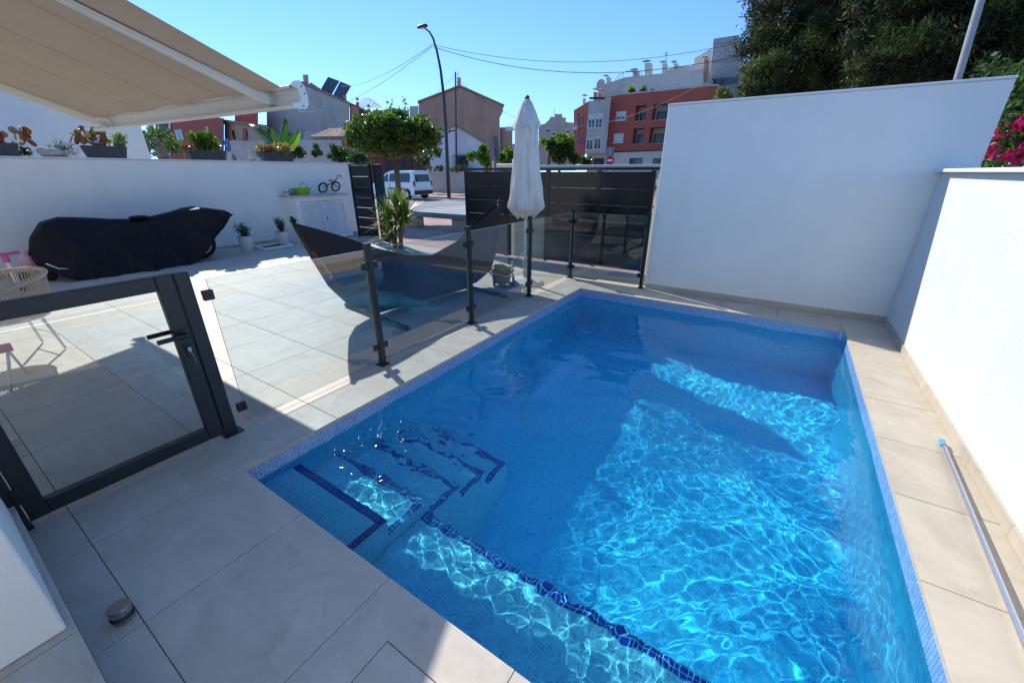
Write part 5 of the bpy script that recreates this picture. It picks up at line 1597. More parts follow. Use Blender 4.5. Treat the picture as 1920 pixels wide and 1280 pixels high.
def wbox(name, x0, x1, z0, z1, y0, y1, mat): return MB().box(x0, x1, Y + y0, Y + y1, z0, z1).build(name, [mat], b)
wbox('wall', L0, c1a, zb_, zt, 0, 9, M_redw); wbox('wall', c1b, c2a, zb_, zt, 0, 1.29, M_redw); wbox('wall', c2b, R0, zb_, zt, 0, 9, M_redw)
for (xa_, xb_) in ((c1a, c1b), (c2a, c2b)):
    wbox('wall', xa_, xb_, uz1, zt, 0, 9, M_redw); wbox('wall', xa_, xb_, lz1_, uz0, 0, 1.29, M_redw); wbox('wall', xa_, xb_, zb_, lz0_, 0, 9, M_redw)
    recess(xa_, xb_, uz0 + .05, uz1); recess(xa_, xb_, lz0_ + .05, lz1_)
wbox('parapet_trim', L0 - .02, R0, zt, zt + .14, -.06, 9, M_concr)
win(b, 1156, 210, 1173, 225, Y, .62, 1); win(b, 1152, 251, 1168, 267, Y, .98, 1)
for (x0, y0, x1, y1, sh) in ((1104, 215, 1115, 240, .38), (1118, 213, 1129, 240, .38), (1100, 260, 1111, 281, .1), (1115, 257, 1126, 280, .1)):
    win(b, x0, y0, x1, y1, Y - 1.2, sh, 1)
for (x0, x1) in ((1113, 1132), (1181, 1203), (1225, 1240)):
    win(b, x0, 297, x1, 312, Y + .15, 0, 1, M_mast)
fbox('roof_slot', 1105, 186, 1133, 190, -1.26, -1.21, M_darkdoor)
# set-back attic and chimneys
Ya = Y + 3.2
def abox(name, pix, y0, y1, mat): return MB().prism([(onY(x, y, Ya).x, onY(x, y, Ya).z) for x, y in pix], 'Y', Ya + y0, Ya + y1).build(name, [mat], b)
abox('attic', [(1132, 186), (1134, 158), (1173, 145), (1318, 130), (1318, 190)], 0, 9, M_concr)
abox('attic', [(1118, 186), (1120, 162), (1133.5, 158), (1132, 186)], .4, 9, M_cream)
abox('roof_pavilion', [(1245, 137), (1250, 126), (1268, 121), (1315, 120), (1315, 131)], 1, 8, M_cream)
for (x, yb, yt, hw, mt) in ((1212, 141, 116, 6, M_cream), (1243, 138, 117, 4, M_cream), (1264, 125, 117, 3.5, M_cream), (1136, 158, 143, 3, M_cream), (1186, 142, 132, 3, M_greyw), (1191, 142, 131, 3, M_greyw), (1322, 150, 108, 3.5, M_terra)):
    co = abox('chimney', [(x - hw, yb), (x - hw, yt), (x + hw, yt), (x + hw, yb)], .6, 1.3, mt)
    a_, b_2 = onY(x - hw - 1.3, yt, Ya + .9), onY(x + hw + 1.3, yt, Ya + .9); top_ = onY(x, yt - 4.5, Ya + .9)
    cyy = Ya + .95; hwx = (b_2.x - a_.x) / 2; cxx = (a_.x + b_2.x) / 2
    MB().add([(cxx - hwx, cyy - .45, a_.z), (cxx + hwx, cyy - .45, a_.z), (cxx + hwx, cyy + .45, a_.z), (cxx - hwx, cyy + .45, a_.z), (cxx, cyy, top_.z)], [(3, 2, 1, 0), (0, 1, 4), (1, 2, 4), (2, 3, 4), (3, 0, 4)]).build('chimney_cap', [M_dgrey], co)
for (x, yb, yt, hw) in ((1096, 190, 180, 3), (1117, 185, 168, 4), (1125, 184, 170, 3.5)):
    P_ = [(x - hw, yb), (x - hw, yt), (x + hw, yt), (x + hw, yb)]
    co = hbuild(b, 'chimney', P_, Y, 1.5, 2.2, M_cream if x == 1096 else M_terra)
    a_, b_2 = onY(x - hw - 1, yt, Y + 1.8), onY(x + hw + 1, yt, Y + 1.8); top_ = onY(x, yt - 4.5, Y + 1.8); cxx = (a_.x + b_2.x) / 2; hwx = (b_2.x - a_.x) / 2; cyy = Y + 1.85
    MB().add([(cxx - hwx, cyy - .4, a_.z), (cxx + hwx, cyy - .4, a_.z), (cxx + hwx, cyy + .4, a_.z), (cxx - hwx, cyy + .4, a_.z), (cxx, cyy, top_.z)], [(3, 2, 1, 0), (0, 1, 4), (1, 2, 4), (2, 3, 4), (3, 0, 4)]).build('chimney_cap', [M_dgrey], co)
dc = onY(1127, 160, Ya)
MB().lathe([(.45, .14), (.30, .04), (.0, 0)], 20).build if False else None
dsh = MB(); dsh.grid(lambda u, v: (dc.x + .55 * v * math.cos(2 * PI * u), Ya - .1 + .18 * (1 - v * v), dc.z + .62 * v * math.sin(2 * PI * u)), 20, 5)
dsh.build('satellite_dish', [M_concr], b, smooth=True)
rl = MB(); prv = None
railp = [(1153, 149), (1162, 140), (1175, 134), (1203, 134)]
for (x0, y0), (x1, y1) in zip(railp, railp[1:]): rl.tube([onY(x0, y0, Ya + .3), onY(x1, y1, Ya + .3)], .03, 5)
for (x, yt, yb) in ((1153, 149, 154), (1158, 144, 152), (1162, 140, 151), (1168, 137, 150), (1203, 134, 143)): rl.tube([onY(x, yt, Ya + .3), onY(x, yb, Ya + .3)], .025, 5)
rl.build('roof_railing', [M_mast], b)
an = MB(); a_ = onY(1249, 137, Ya + 1); an.tube([a_, onY(1249, 98, Ya + 1)], .03, 5); an.tube([onY(1245, 100, Ya + 1), onY(1253, 99, Ya + 1)], .025, 5); an.tube([onY(1246, 104, Ya + 1), onY(1252, 103, Ya + 1)], .025, 5)
an.build('antenna', [M_mast], b)
# -- modern grey block behind
Y2 = 60
b2 = root('modern_grey_block', 'tall grey clad block with a dark ribbon window beside the pine tree', 'building', onY(1360, 320, Y2)[:])
facade(b2, [(1318, 300), (1338, 73), (1385, 66), (1400, 90), (1400, 300)], Y2, M_dgrey, 10)
facade(b2, [(1290, 300), (1302, 110), (1335, 90), (1325, 300)], Y2 + 1, M_cream, 8, 'cream_wing')
hbuild(b2, 'ribbon_window', [(1324, 162), (1326, 150), (1384, 143), (1384, 157)], Y2, -.06, -.01, M_glw)
hbuild(b2, 'ribbon_window', [(1313, 190), (1317, 164), (1325, 163), (1324, 190)], Y2, -.06, -.01, M_glw)
for (x0, x1, yy) in ((1338, 1392, 83), (1334, 1392, 118)):
    hbuild(b2, 'panel_joint', [(x0, yy + .6), (x0, yy), (x1, yy - 5), (x1, yy - 4.4)], Y2, -.02, -.004, M_mast)
hbuild(b2, 'chimney', [(1296, 133), (1297, 126), (1301, 126), (1301, 133)], Y2, -1, -.4, M_dgrey)

# ================================================================ UTILITY POLE, CABLES, SIGNS
Yp_ = 29.6
b = root('utility_pole', 'thin dark utility pole with insulators in front of the terracotta gable', 'pole', onY(856, 345, Yp_)[:])
MB().tube([onY(856, 345, Yp_), onY(854, 135, Yp_)], [.09, .06], 8).build('mast', [M_mast], b)
for y in (140, 147, 154):
    a_ = onY(854, y, Yp_); MB().tube([a_, a_ + Vector((.35, -.05, 0)), a_ + Vector((.35, -.05, .18))], .03, 6).build('insulator', [M_wfr], b)
def cable(name, label, pts, r=.018):
    m = MB(); m.tube(pts, r, 5); o = m.build(name, [M_black]); tag(o, label, 'cable', 'overhead cables'); return o
def cat(p, q, sag, n=24):
    return [p.lerp(q, k / n) - Vector((0, 0, sag * 4 * (k / n) * (1 - k / n))) for k in range(n + 1)]
A = onY(811, 84, LY)
cable('overhead_cable', 'upper thin cable from the street lamp across to the pine', cat(A, onY(1420, 72, 30), 1.0), .012)
cable('overhead_cable', 'second cable from the street lamp to the grey block', cat(onY(812, 88, LY), onY(1480, 82, 28), 1.3), .016)
cable('overhead_cable', 'cable from the utility pole rising towards the pine tree', cat(onY(861, 152, Yp_), onY(1392, 112, 26), 3.1), .013)
cable('overhead_cable', 'cable entering the pine tree branches at upper right', cat(onY(1392, 112, 26), onY(1920, -60, 16), .8), .008)
cable('overhead_cable', 'cable from the street lamp down left to the solar panels', cat(A, onY(640, 162, 40), .6), .014)
cable('overhead_cable', 'lower left cable from the street lamp to the grey gable', cat(onY(809, 88, LY), onY(560, 208, 40), 1.2), .014)
cable('overhead_cable', 'faint cable from the utility pole down left behind the lamp', cat(onY(854, 140, Yp_), onY(752, 212, 44), .5), .010)
# road signs seen from behind and front
def post(rt, x, y0, y1, Y, r=.035): return MB().tube([onY(x, y0, Y), onY(x, y1, Y)], r, 8).build('post', [M_pole], rt)
Ys = 15.2
M_sback = pmat('galvanised_sign_back', (0.20, 0.20, 0.20), .5, .1, 6)
s = root('tall_sign_back', 'two tall grey sign panels seen from behind over the dark gate', 'sign', onY(930, 330, Ys)[:])
hbuild(s, 'panel', [(919, 301), (917, 254), (923, 252), (929, 302)], Ys, 0, .05, M_sback)
hbuild(s, 'panel', [(930, 303), (924, 253), (933, 256), (939, 296)], Ys, .15, .2, M_sback)
post(s, 925, 380, 300, Ys + .08)
s = root('blue_pedestrian_sign', 'square blue pedestrian crossing sign half hidden by the parasol', 'sign', onY(968, 340, 20)[:])
M_sblue = pmat('sign_blue', (0.01, 0.09, 0.36), .4, .05, 5)
hbuild(s, 'panel', [(961, 295), (961, 270), (977, 270), (977, 295)], 20, 0, .03, M_sblue)
hbuild(s, 'symbol', [(963.5, 291), (966.5, 277), (970, 291)], 20, -.01, -.003, M_white)
post(s, 966, 345, 296, 20.1); 
s = root('lamp_arm_box', 'boxy white street luminaire on an arm left of the parasol', 'street lamp', onY(960, 240, 18)[:])
hbuild(s, 'housing', [(948, 244), (948, 237.5), (966, 237.5), (974, 239), (974, 241), (966, 244)], 18, 0, .3, M_wfr)
MB().tube([onY(972, 240, 18.1), onY(990, 242, 18.1), onY(990, 330, 18.1)], .04, 8).build('post', [M_pole], s)
s = root('no_entry_sign', 'round red no entry sign with white bar above the dark gate', 'sign', onY(1143, 320, 24)[:])
c_ = onY(1143.5, 301, 24); rr0 = (onY(1151.5, 301, 24).x - c_.x)
def disc(nm, c, r, y0, y1, mat, rt): return MB().prism([(c.x + r * math.cos(2 * PI * k / 32), c.z + r * math.sin(2 * PI * k / 32)) for k in range(32)], 'Y', y0, y1).build(nm, [mat], rt)
M_sred = pmat('sign_red', (0.50, 0.012, 0.02), .4, .05, 5)
disc('disc', c_, rr0, 24, 24.03, M_sred, s)
MB().box(c_.x - rr0 * .66, c_.x + rr0 * .66, 23.985, 23.997, c_.z - rr0 * .17, c_.z + rr0 * .22).build('bar', [M_white], s)
hbuild(s, 'upper_panel', [(1135.5, 292), (1135.5, 276), (1143.3, 276), (1143.3, 292)], 24, .06, .09, M_sback)
hbuild(s, 'upper_panel', [(1144, 292), (1144, 276), (1151.5, 276), (1151.5, 292)], 24, .06, .09, M_sback)
post(s, 1143.5, 335, 276, 24.12)
s = root('round_blue_sign', 'small blue road sign on a post between the red house and the block wall', 'sign', onY(428, 320, 18)[:])
c_ = onY(426, 273, 18)
disc('disc', c_, onY(431.5, 273, 18).x - c_.x, 18, 18.03, M_sblue, s)
MB().prism([(c_.x - .09, c_.z + .0), (c_.x - .03, c_.z + .0), (c_.x - .03, c_.z - .1), (c_.x + .03, c_.z - .1), (c_.x + .03, c_.z + .0), (c_.x + .09, c_.z + .0), (c_.x, c_.z + .12)], 'Y', 17.985, 17.997).build('arrow', [M_white], s)
post(s, 430, 330, 272, 18.1, .05)
M_sback2 = pmat('weathered_galvanised', (0.34, 0.36, 0.36), .55, .1, 6)
s = root('metal_post', 'tall pale metal mast rising behind the white pool wall', 'pole', onY(1790, 160, 9.5)[:])
MB().tube([(onY(1795, 150, 9.5).x, 9.5, 0), onY(1795, 150, 9.5), onY(1842, -10, 9.5)], .047, 14).build('tube', [M_sback2], s)
# small cloud low over the roofs
M_cloud = pmat('cloud_white', (0.93, 0.93, 0.94), 1.0, 0.01, .01, trans=.2, spec=0)
cl = MB(); rc = random.Random(8)
for k in range(240):
    t = rc.random(); hgt = math.sin(PI * min(1, t * .9 + .05)) * rc.random() ** .8
    x = 664 + 48 * t; y = 207 - 22 * hgt
    p = onY(x, y, 900); cl.ball(p, rc.uniform(3.0, 7.5) * (1.1 - .5 * hgt), 12, 8, sc=(1.5, 1.2, .8), jit=.05, rn=rc)
o = cl.build('cloud', [M_cloud], smooth=True); struct(o, 'stuff')
# ================================================================ VEGETATION
def crown_blobs(rs, c, r, n, shell=.55):
    v = rs.normal(size=(n, 3)); v /= np.linalg.norm(v, axis=1)[:, None]
    k = shell + (1 - shell) * rs.uniform(0, 1, (n, 1))
    return np.array(c) + v * np.array(r) * k
def clump_fn(centres, rad, flat=1.0):
    def f(rs, n):
        i = rs.randint(0, len(centres), n)
        v = rs.normal(size=(n, 3)); v /= np.linalg.norm(v, axis=1)[:, None]
        q = v * (rs.uniform(.2, 1, (n, 1)) ** .6) * rad
        q[:, 2] *= flat
        return centres[i] + q
    return f
# ---- round topped ficus on the pavement
Y = 11.0
cT = onY(737, 255, Y)
tr = root('round_topped_tree', 'clipped round topped street tree with glossy leaves above the white van', 'tree', (cT.x, Y, GZ))
rs = np.random.RandomState(5)
cen = crown_blobs(rs, (cT.x, Y, cT.z + .02), (1.66, 1.5, .60), 230, .62)
cen = cen[cen[:, 2] > cT.z - .62]
leaves(38000, clump_fn(cen, .23), .10, [M_ficus, M_ficus, M_bright, M_dark], 'crown', tr, 3, up=.1, aspect=.5, curl=.08)
top = cen[np.argsort(-cen[:, 2])[:60]]
leaves(1600, clump_fn(top, .26), .11, [M_bright], 'new_shoots', tr, 8, up=.6, aspect=.5)
tk = MB(); base = Vector((cT.x - .05, Y, GZ))
fork = Vector((cT.x, Y, cT.z - .75))
tk.tube([base, base.lerp(fork, .5) + Vector((.03, 0, 0)), fork], [.13, .10, .10], 12)
tk.build('trunk', [M_bark], tr, smooth=True)
for k in range(9):
    a = 2 * PI * k / 9
    e = Vector((cT.x + 1.3 * math.cos(a), Y + 1.1 * math.sin(a), cT.z + .1 * math.sin(3 * a)))
    MB().tube([fork + Vector((0, 0, -.05)), fork.lerp(e, .5) + Vector((0, 0, .02)), e], [.055, .04, .02], 6).build('limb', [M_bark], tr, smooth=True)
for (px, py) in ((735, 205), (727, 212), (760, 200)):
    e = onY(px, py, Y)
    MB().tube([Vector((e.x, Y, cT.z + .4)), e], [.012, .006], 5).build('shoot', [M_twig], tr)
    leaves(40, lambda r_, n, e=e: np.array(e) + r_.normal(size=(n, 3)) * np.array([.05, .05, .13]), .10, [M_bright], 'shoot_leaves', tr, int(px), up=.8)
# planter pit edge
# ---- yucca
yb = Vector((-7.62, 6.62, 0))
yu = root('yucca_plant', 'spiky multi headed yucca with thick trunk at the gate opening', 'yucca', yb[:])
hs_ = [(onY(752, 466, 6.6), onY(751, 418, 6.62)), (onY(742, 466, 6.6), onY(728, 415, 6.5)), (onY(742, 462, 6.6), onY(742, 392, 6.7)), (onY(740, 462, 6.6), onY(733, 445, 6.45)), (onY(748, 462, 6.6), onY(760, 405, 6.6))]
yr = random.Random(12)
bladeM = leafmat('yucca_blade', (0.08, 0.14, 0.025), (0.20, 0.28, 0.06), .25, .45)
for k, (a_, c_) in enumerate(hs_):
    a_ = Vector((a_.x, a_.y, .05))
    MB().tube([a_, a_.lerp(c_, .5) + Vector((yr.uniform(-.03, .03), 0, 0)), c_], [.055, .045, .04] if k == 0 else [.035, .03, .03], 10).build('trunk', [M_bark], yu, smooth=True)
    hb_ = MB()
    nb = 84
    for j in range(nb):
        az = yr.uniform(0, 2 * PI); el = yr.uniform(-.40, 1.45); L = yr.uniform(.42, .70)
        d = Vector((math.cos(az) * math.cos(el), math.sin(az) * math.cos(el), math.sin(el)))
        sd = Vector((-math.sin(az), math.cos(az), 0)) * .021
        pts = [c_ + d * L * t + Vector((0, 0, -.10 * L * t * t * math.cos(el) * 1.6)) for t in (0, .35, .7, 1.0)]
        ws = (.7, 1.0, .7, .02)
        vs = []
        for p_, w_ in zip(pts, ws): vs += [p_ - sd * w_, p_ + sd * w_]
        hb_.add(vs, [(0, 1, 3, 2), (2, 3, 5, 4), (4, 5, 7, 6)])
    hb_.build('leaf_rosette', [bladeM], yu, smooth=False, fixn=False)
# ---- planters and ornaments on the garden wall
WZt = 1.963; WX = -11.28
M_planter = pmat('grey_planter_plastic', (0.055, 0.058, 0.062), .6, .15, 12)
M_jade = leafmat('jade_leaf', (0.30, 0.15, 0.05), (0.42, 0.09, 0.05), .25, .3)
M_jade2 = leafmat('ochre_leaf', (0.34, 0.26, 0.07), (0.50, 0.34, 0.10), .25, .35)
M_succ = leafmat('pale_succulent', (0.22, 0.30, 0.10), (0.36, 0.42, 0.17), .25, .4)
def trough(y0, y1, h, label):
    t = root('wall_planter', label, 'planter', (WX, (y0 + y1) / 2, WZt), 'planters along the garden wall')
    m = MB(); e = .05
    A_ = [(WX - .09, y0 + e), (WX + .09, y0 + e), (WX + .09, y1 - e), (WX - .09, y1 - e)]
    B_ = [(WX - .11, y0), (WX + .11, y0), (WX + .11, y1), (WX - .11, y1)]
    v = [(x, y, WZt + .002) for x, y in A_] + [(x, y, WZt + h) for x, y in B_]
    v += [(x * 1 + (.012 if x < WX else -.012), y + (.012 if y < (y0 + y1) / 2 else -.012), WZt + h) for x, y in B_] + [(x + (.012 if x < WX else -.012), y + (.012 if y < (y0 + y1) / 2 else -.012), WZt + h - .03) for x, y in B_]
    f = [(3, 2, 1, 0)] + [(i, (i + 1) % 4, 4 + (i + 1) % 4, 4 + i) for i in range(4)] + [(4 + i, 4 + (i + 1) % 4, 8 + (i + 1) % 4, 8 + i) for i in range(4)] + [(8 + i, 8 + (i + 1) % 4, 12 + (i + 1) % 4, 12 + i) for i in range(4)] + [(12, 13, 14, 15)]
    m.add(v, f); m.build('trough', [M_planter], t)
    MB().box(WX - .09, WX + .09, y0 + .03, y1 - .03, WZt + h - .028, WZt + h - .02).build('soil', [M_soil], t)
    return t
def clumpy(t, name, y0, y1, z0, z1, n, size, mats, seed, aspect=.6, up=.4, nc=18, rad=.06, wx=.09):
    rs = np.random.RandomState(seed)
    cen = np.stack([rs.uniform(WX - wx, WX + wx, nc), rs.uniform(y0, y1, nc), rs.uniform(z0, z1, nc)], 1)
    leaves(n, clump_fn(cen, rad), size, mats, name, t, seed, up=up, aspect=aspect)
    st_ = MB()
    for c_ in cen[::2]: st_.tube([(WX, c_[1] * .7 + .3 * (y0 + y1) / 2, z0 - .05), tuple(c_)], [.01, .006], 5)
    st_.build('stem', [M_twig], t)
def paddles(t, y0, y1, z0, z1, n, size, seed, mats=(M_jade, M_jade2)):
    rj = random.Random(seed); 
    for m_i, mt in enumerate(mats):
        mbp = MB()
        for k in range(n):
            c_ = Vector((WX + rj.uniform(-.11, .12), rj.uniform(y0, y1), rj.uniform(z0, z1)))
            M = Matrix.Rotation(rj.uniform(0, 6.28), 3, 'Z') @ Matrix.Rotation(rj.uniform(-.9, .9), 3, 'X')
            r = size * rj.uniform(.7, 1.15); vs = []
            for j in range(8):
                a = 2 * PI * j / 8
                vs.append(c_ + M @ Vector((r * math.cos(a) * .8, .012 * 0, r * math.sin(a))))
            for j in range(8):
                vs.append(vs[j] + M @ Vector((0, .012, 0)))
            mbp.add(vs, [tuple(range(8)), tuple(range(15, 7, -1))] + [(j, 8 + j, 8 + (j + 1) % 8, (j + 1) % 8) for j in range(8)])
        mbp.build('foliage', [mt], t)
t = trough(1.35, 1.80, .20, 'grey trough of reddish paddle succulents at the far left end of the wall')
paddles(t, 1.28, 2.0, WZt + .2, WZt + .42, 16, .07, 2); clumpy(t, 'trailing_foliage', 1.78, 1.95, WZt + .04, WZt + .14, 260, .04, [M_dark], 3, nc=8)
t = trough(2.60, 3.24, .21, 'grey trough with rusty paddle plant and a pale green succulent under the awning corner')
paddles(t, 2.50, 2.98, WZt + .27, WZt + .52, 14, .075, 5)
clumpy(t, 'green_foliage', 2.98, 3.28, WZt + .22, WZt + .40, 330, .085, [M_succ], 6, aspect=.42, nc=12, rad=.05, up=.5)
st_ = MB()
for k in range(7): st_.tube([(WX, 2.85, WZt + .18), (WX + .05, 2.56 + k * .07, WZt + .36)], [.014, .009], 5)
st_.build('stem', [M_bark], t)
t = trough(4.26, 5.02, .20, 'grey trough with a fresh yellow green leafy shrub beside the owl')
clumpy(t, 'green_foliage', 4.42, 4.92, WZt + .22, WZt + .52, 900, .075, [M_bright, M_ficus], 7, nc=34, rad=.08); clumpy(t, 'red_foliage', 4.22, 4.45, WZt + .18, WZt + .30, 200, .06, [M_jade], 8, nc=10)
t = trough(5.84, 6.66, .20, 'grey trough of orange and yellow succulents in front of the banana leaves')
clumpy(t, 'orange_foliage', 5.86, 6.16, WZt + .2, WZt + .30, 260, .09, [M_jade2, M_jade], 9, nc=12); clumpy(t, 'yellow_foliage', 6.15, 6.66, WZt + .2, WZt + .36, 360, .12, [M_jade2], 10, aspect=.35, nc=12, up=.8)
def ornament(name, label, cat, y, parts, mat, s=1):
    o_ = root(name, label, cat, (WX, y, WZt))
    for (nm, dy, dz, r, sc, ) in parts:
        MB().ball((WX, y + dy * s, WZt + dz * s), r * s, 16, 10, sc=sc).build(nm, [mat], o_, smooth=True)
    return o_
M_stat = pmat('weathered_stone_ornament', (0.50, 0.46, 0.38), .9, .2, 14, bump=.5, bscale=60)
M_owl = pmat('brown_speckled_resin', (0.22, 0.17, 0.12), .85, .5, 28, bump=.6, bscale=60)
ornament('rabbit_ornament', 'pale stone rabbit lying on the wall between two planters', 'ornament', 2.2,
         [('body', -.02, .075, .12, (.7, 1.55, .62)), ('haunch', -.12, .08, .085, (.9, 1, .95)), ('head', .17, .075, .055, (.9, 1.2, .95)), ('ear', .10, .115, .035, (.45, 1.5, .5)), ('foreleg', .12, .022, .03, (1, 2.2, .8))], M_stat)
ornament('owl_statue', 'brown speckled owl figure standing on the wall', 'ornament', 3.82,
         [('body', 0, .16, .105, (.85, .95, 1.55)), ('head', -.04, .345, .072, (1, 1, .95)), ('tail', .07, .05, .06, (.6, 1.3, .85)), ('wing', .045, .17, .09, (1.0, .55, 1.35)), ('beak', -.105, .335, .018, (.6, 1.2, .8)), ('foot', -.03, .012, .04, (1, 1, .35))], M_owl)
ornament('cat_ornament', 'mossy grey seated cat figure left of the orange succulents', 'ornament', 5.66,
         [('body', 0, .11, .10, (.8, .95, 1.15)), ('head', .0, .25, .062, (1, 1, .95)), ('ear', -.035, .31, .02, (.5, .7, 1.3)), ('ear', .035, .31, .02, (.5, .7, 1.3)), ('paw', -.08, .02, .03, (1, 1.6, .7))], M_stat)
ornament('bird_ornament', 'tiny round bird ornament alone on the wall near the blue sign', 'ornament', 5.22,
         [('body', 0, .05, .05, (.9, 1.1, 1)), ('head', -.01, .12, .03, (1, 1, 1))], M_owl)
ornament('chick_ornament', 'small sandy chick ornament at the right end of the wall', 'ornament', 7.05,
         [('body', 0, .06, .055, (.9, 1.1, 1.05)), ('head', -.01, .145, .034, (1, 1, 1)), ('beak', -.045, .145, .01, (.7, 1.6, .7))], M_stat)
t = root('dwarf_conifer', 'small dark conifer tuft behind the stone rabbit', 'plant', (WX - .05, 2.35, WZt))
MB().tube([(WX - .05, 2.35, WZt + .01), (WX - .05, 2.35, WZt + .2)], [.014, .006], 5).build('stem', [M_twig], t)
leaves(500, lambda r_, n: np.array([WX - .06, 2.35, WZt + .11]) + r_.normal(size=(n, 3)) * np.array([.05, .09, .06]), .07, [M_dark], 'foliage', t, 4, up=.9, aspect=.12)
# ---- banana plant beyond the wall
Y = 12.0
bp = root('banana_plant', 'banana plant with long arching leaves beyond the garden wall', 'banana plant', onY(520, 320, Y)[:])
M_ban = leafmat('banana_leaf', (0.020, 0.070, 0.010), (0.035, 0.11, 0.02), .4, .35)
M_banb = leafmat('banana_leaf_backlit_tint', (0.10, 0.22, 0.01), (0.14, 0.28, 0.02), .5, .35)  # brighter copy of the leaf, backlight put into its colour
c0 = onY(524, 285, Y)
MB().tube([Vector((c0.x, Y, GZ)), c0], [.14, .09], 10).build('stem', [M_ficus], bp, smooth=True)
for k, (tip, mid, wd_, mt) in enumerate((((465, 232), (500, 256), .26, M_ban), ((470, 292), (492, 268), .30, M_ban), ((502, 236), (514, 262), .24, M_ban), ((533, 222), (523, 258), .30, M_ban), ((545, 262), (535, 240), .26, M_ban), ((557, 242), (549, 272), .22, M_banb), ((508, 300), (505, 282), .2, M_ban))):
    T_ = onY(tip[0], tip[1], Y + .3 * math.sin(k * 2)); Mm = onY(mid[0], mid[1], Y - .2 + .2 * math.cos(k * 3))
    def fl(u, v, T_=T_, Mm=Mm, wd_=wd_, k=k):
        p = c0 * (1 - v) ** 2 + Mm * 2 * v * (1 - v) + T_ * v * v
        d = ((Mm - c0) * (1 - v) + (T_ - Mm) * v).normalized()
        s_ = d.cross(Vector((.2, -1, .1))).normalized()
        w_ = wd_ * math.sin(PI * min(1, (v * .93 + .07))) ** .6
        tear = .015 * math.sin(v * 60 + k) * abs(2 * u - 1)
        return (p + s_ * (2 * u - 1) * w_ + Vector((0, .12 * abs(2 * u - 1), -.05 * abs(2 * u - 1) + tear)))[:]
    MB().grid(fl, 6, 26).build('leaf', [mt], bp, smooth=False, fixn=False)
# ---- bushes / hedges
def bush(name, label, cat, boxes, Y, n, size, mats, seed, group=None, rad=None, depth=1.2, stem=True):
    """boxes: pixel ellipses (cx, cy, rx, ry)"""
    rs = np.random.RandomState(seed); cs = []
    zmin = 9
    for (cx2, cy2, rx2, ry2) in boxes:
        c_ = onY(cx2, cy2, Y); ax = abs(onY(cx2 + rx2, cy2, Y).x - c_.x); az = abs(onY(cx2, cy2 - ry2, Y).z - c_.z)
        zmin = min(zmin, c_.z - az)
        k = max(12, int(40 * ax * az)); k = min(k, 160)
        cs.append(crown_blobs(rs, c_[:], (ax * .85, depth, az * .85), k, .35))
    cen = np.vstack(cs); sp = rad or .35 * min(ax, az)
    c_ = onY(boxes[0][0], boxes[0][1], Y)
    t = root(name, label, cat, (c_.x, Y, GZ), group)
    leaves(n, clump_fn(cen, sp), size, mats, 'foliage', t, seed, up=.2, aspect=.5)
    if stem:
        s_ = MB().tube([(c_.x, Y, GZ), (c_.x, Y, c_.z)], [.10, .05], 7); s_.build('trunk', [M_bark], t, smooth=True)
    return t
bush('round_bush', 'dense round green bush right of the banana plant', 'bush', [(572, 284, 18, 18)], 12.5, 2600, .10, [M_ficus, M_dark], 31)
bush('dark_hedge', 'dark clipped hedge in front of the tiled lean-to', 'hedge', [(640, 290, 24, 20), (672, 300, 14, 16)], 22, 4200, .20, [M_dark, M_ficus], 32)
bush('creeper', 'bright green creeper climbing behind the owl', 'creeper', [(285, 255, 18, 28), (300, 262, 20, 28), (322, 276, 24, 18), (280, 285, 14, 16)], 15, 9000, .13, [M_ficus, M_bright, M_dark], 33)
bush('drooping_shrub', 'small drooping shrub hanging in front of the white cottage wall', 'shrub', [(792, 300, 12, 16), (812, 285, 8, 14)], 26, 900, .22, [M_ficus, M_dark], 34)
bush('verge_plants', 'straggly plants along the top of the roadside wall', 'shrub', [(815, 316, 22, 6), (865, 318, 20, 5)], 28.6, 900, .20, [M_olive, M_ficus], 35, stem=False)
bush('citrus_hedge', 'leafy green and yellow shrub left of the parasol behind the gate', 'shrub', [(912, 292, 12, 20), (950, 292, 16, 22)], 16.5, 3400, .16, [M_ficus, M_bright], 36)
bush('laurel_tree', 'bushy laurel with fresh yellow top leaves right of the parasol', 'tree', [(1050, 285, 32, 26)], 18, 5200, .17, [M_ficus, M_dark], 37)
bush('laurel_shoots', 'spray of fresh yellow green shoots crowning the laurel', 'shrub', [(1030, 268, 14, 8), (1062, 264, 14, 9)], 17.6, 700, .18, [M_bright], 38)
bush('low_shrub', 'low green shrub between the laurel and the no entry sign', 'shrub', [(1092, 304, 24, 9)], 20, 1500, .17, [M_ficus], 39, stem=False)
for k, (px, py, lb) in enumerate(((1184, 171, 'upright terrace shrub nearest the stone bay'), (1206, 170, 'darker bushy terrace plant beside it'), (1226, 174, 'low trailing terrace plant'))):
    bush('terrace_plant', lb + ' on the red apartment roof', 'plant', [(px, py, 6, 5)], 50.5, 260, .30, [M_bright if k == 0 else M_ficus], 40 + k, 'plants on the apartment terrace', depth=.4, stem=False)
M_pbark = pmat('pine_bark', (0.07, 0.05, 0.04), 0.95, 0.3, 8, bump=.6, bscale=20)
M_pined = leafmat('pine_needles_shade_tint', (0.008, 0.018, 0.006), (0.03, 0.045, 0.014), .15, .6, .3)  # darker copy of the needles, shade inside the crowns put into the colour
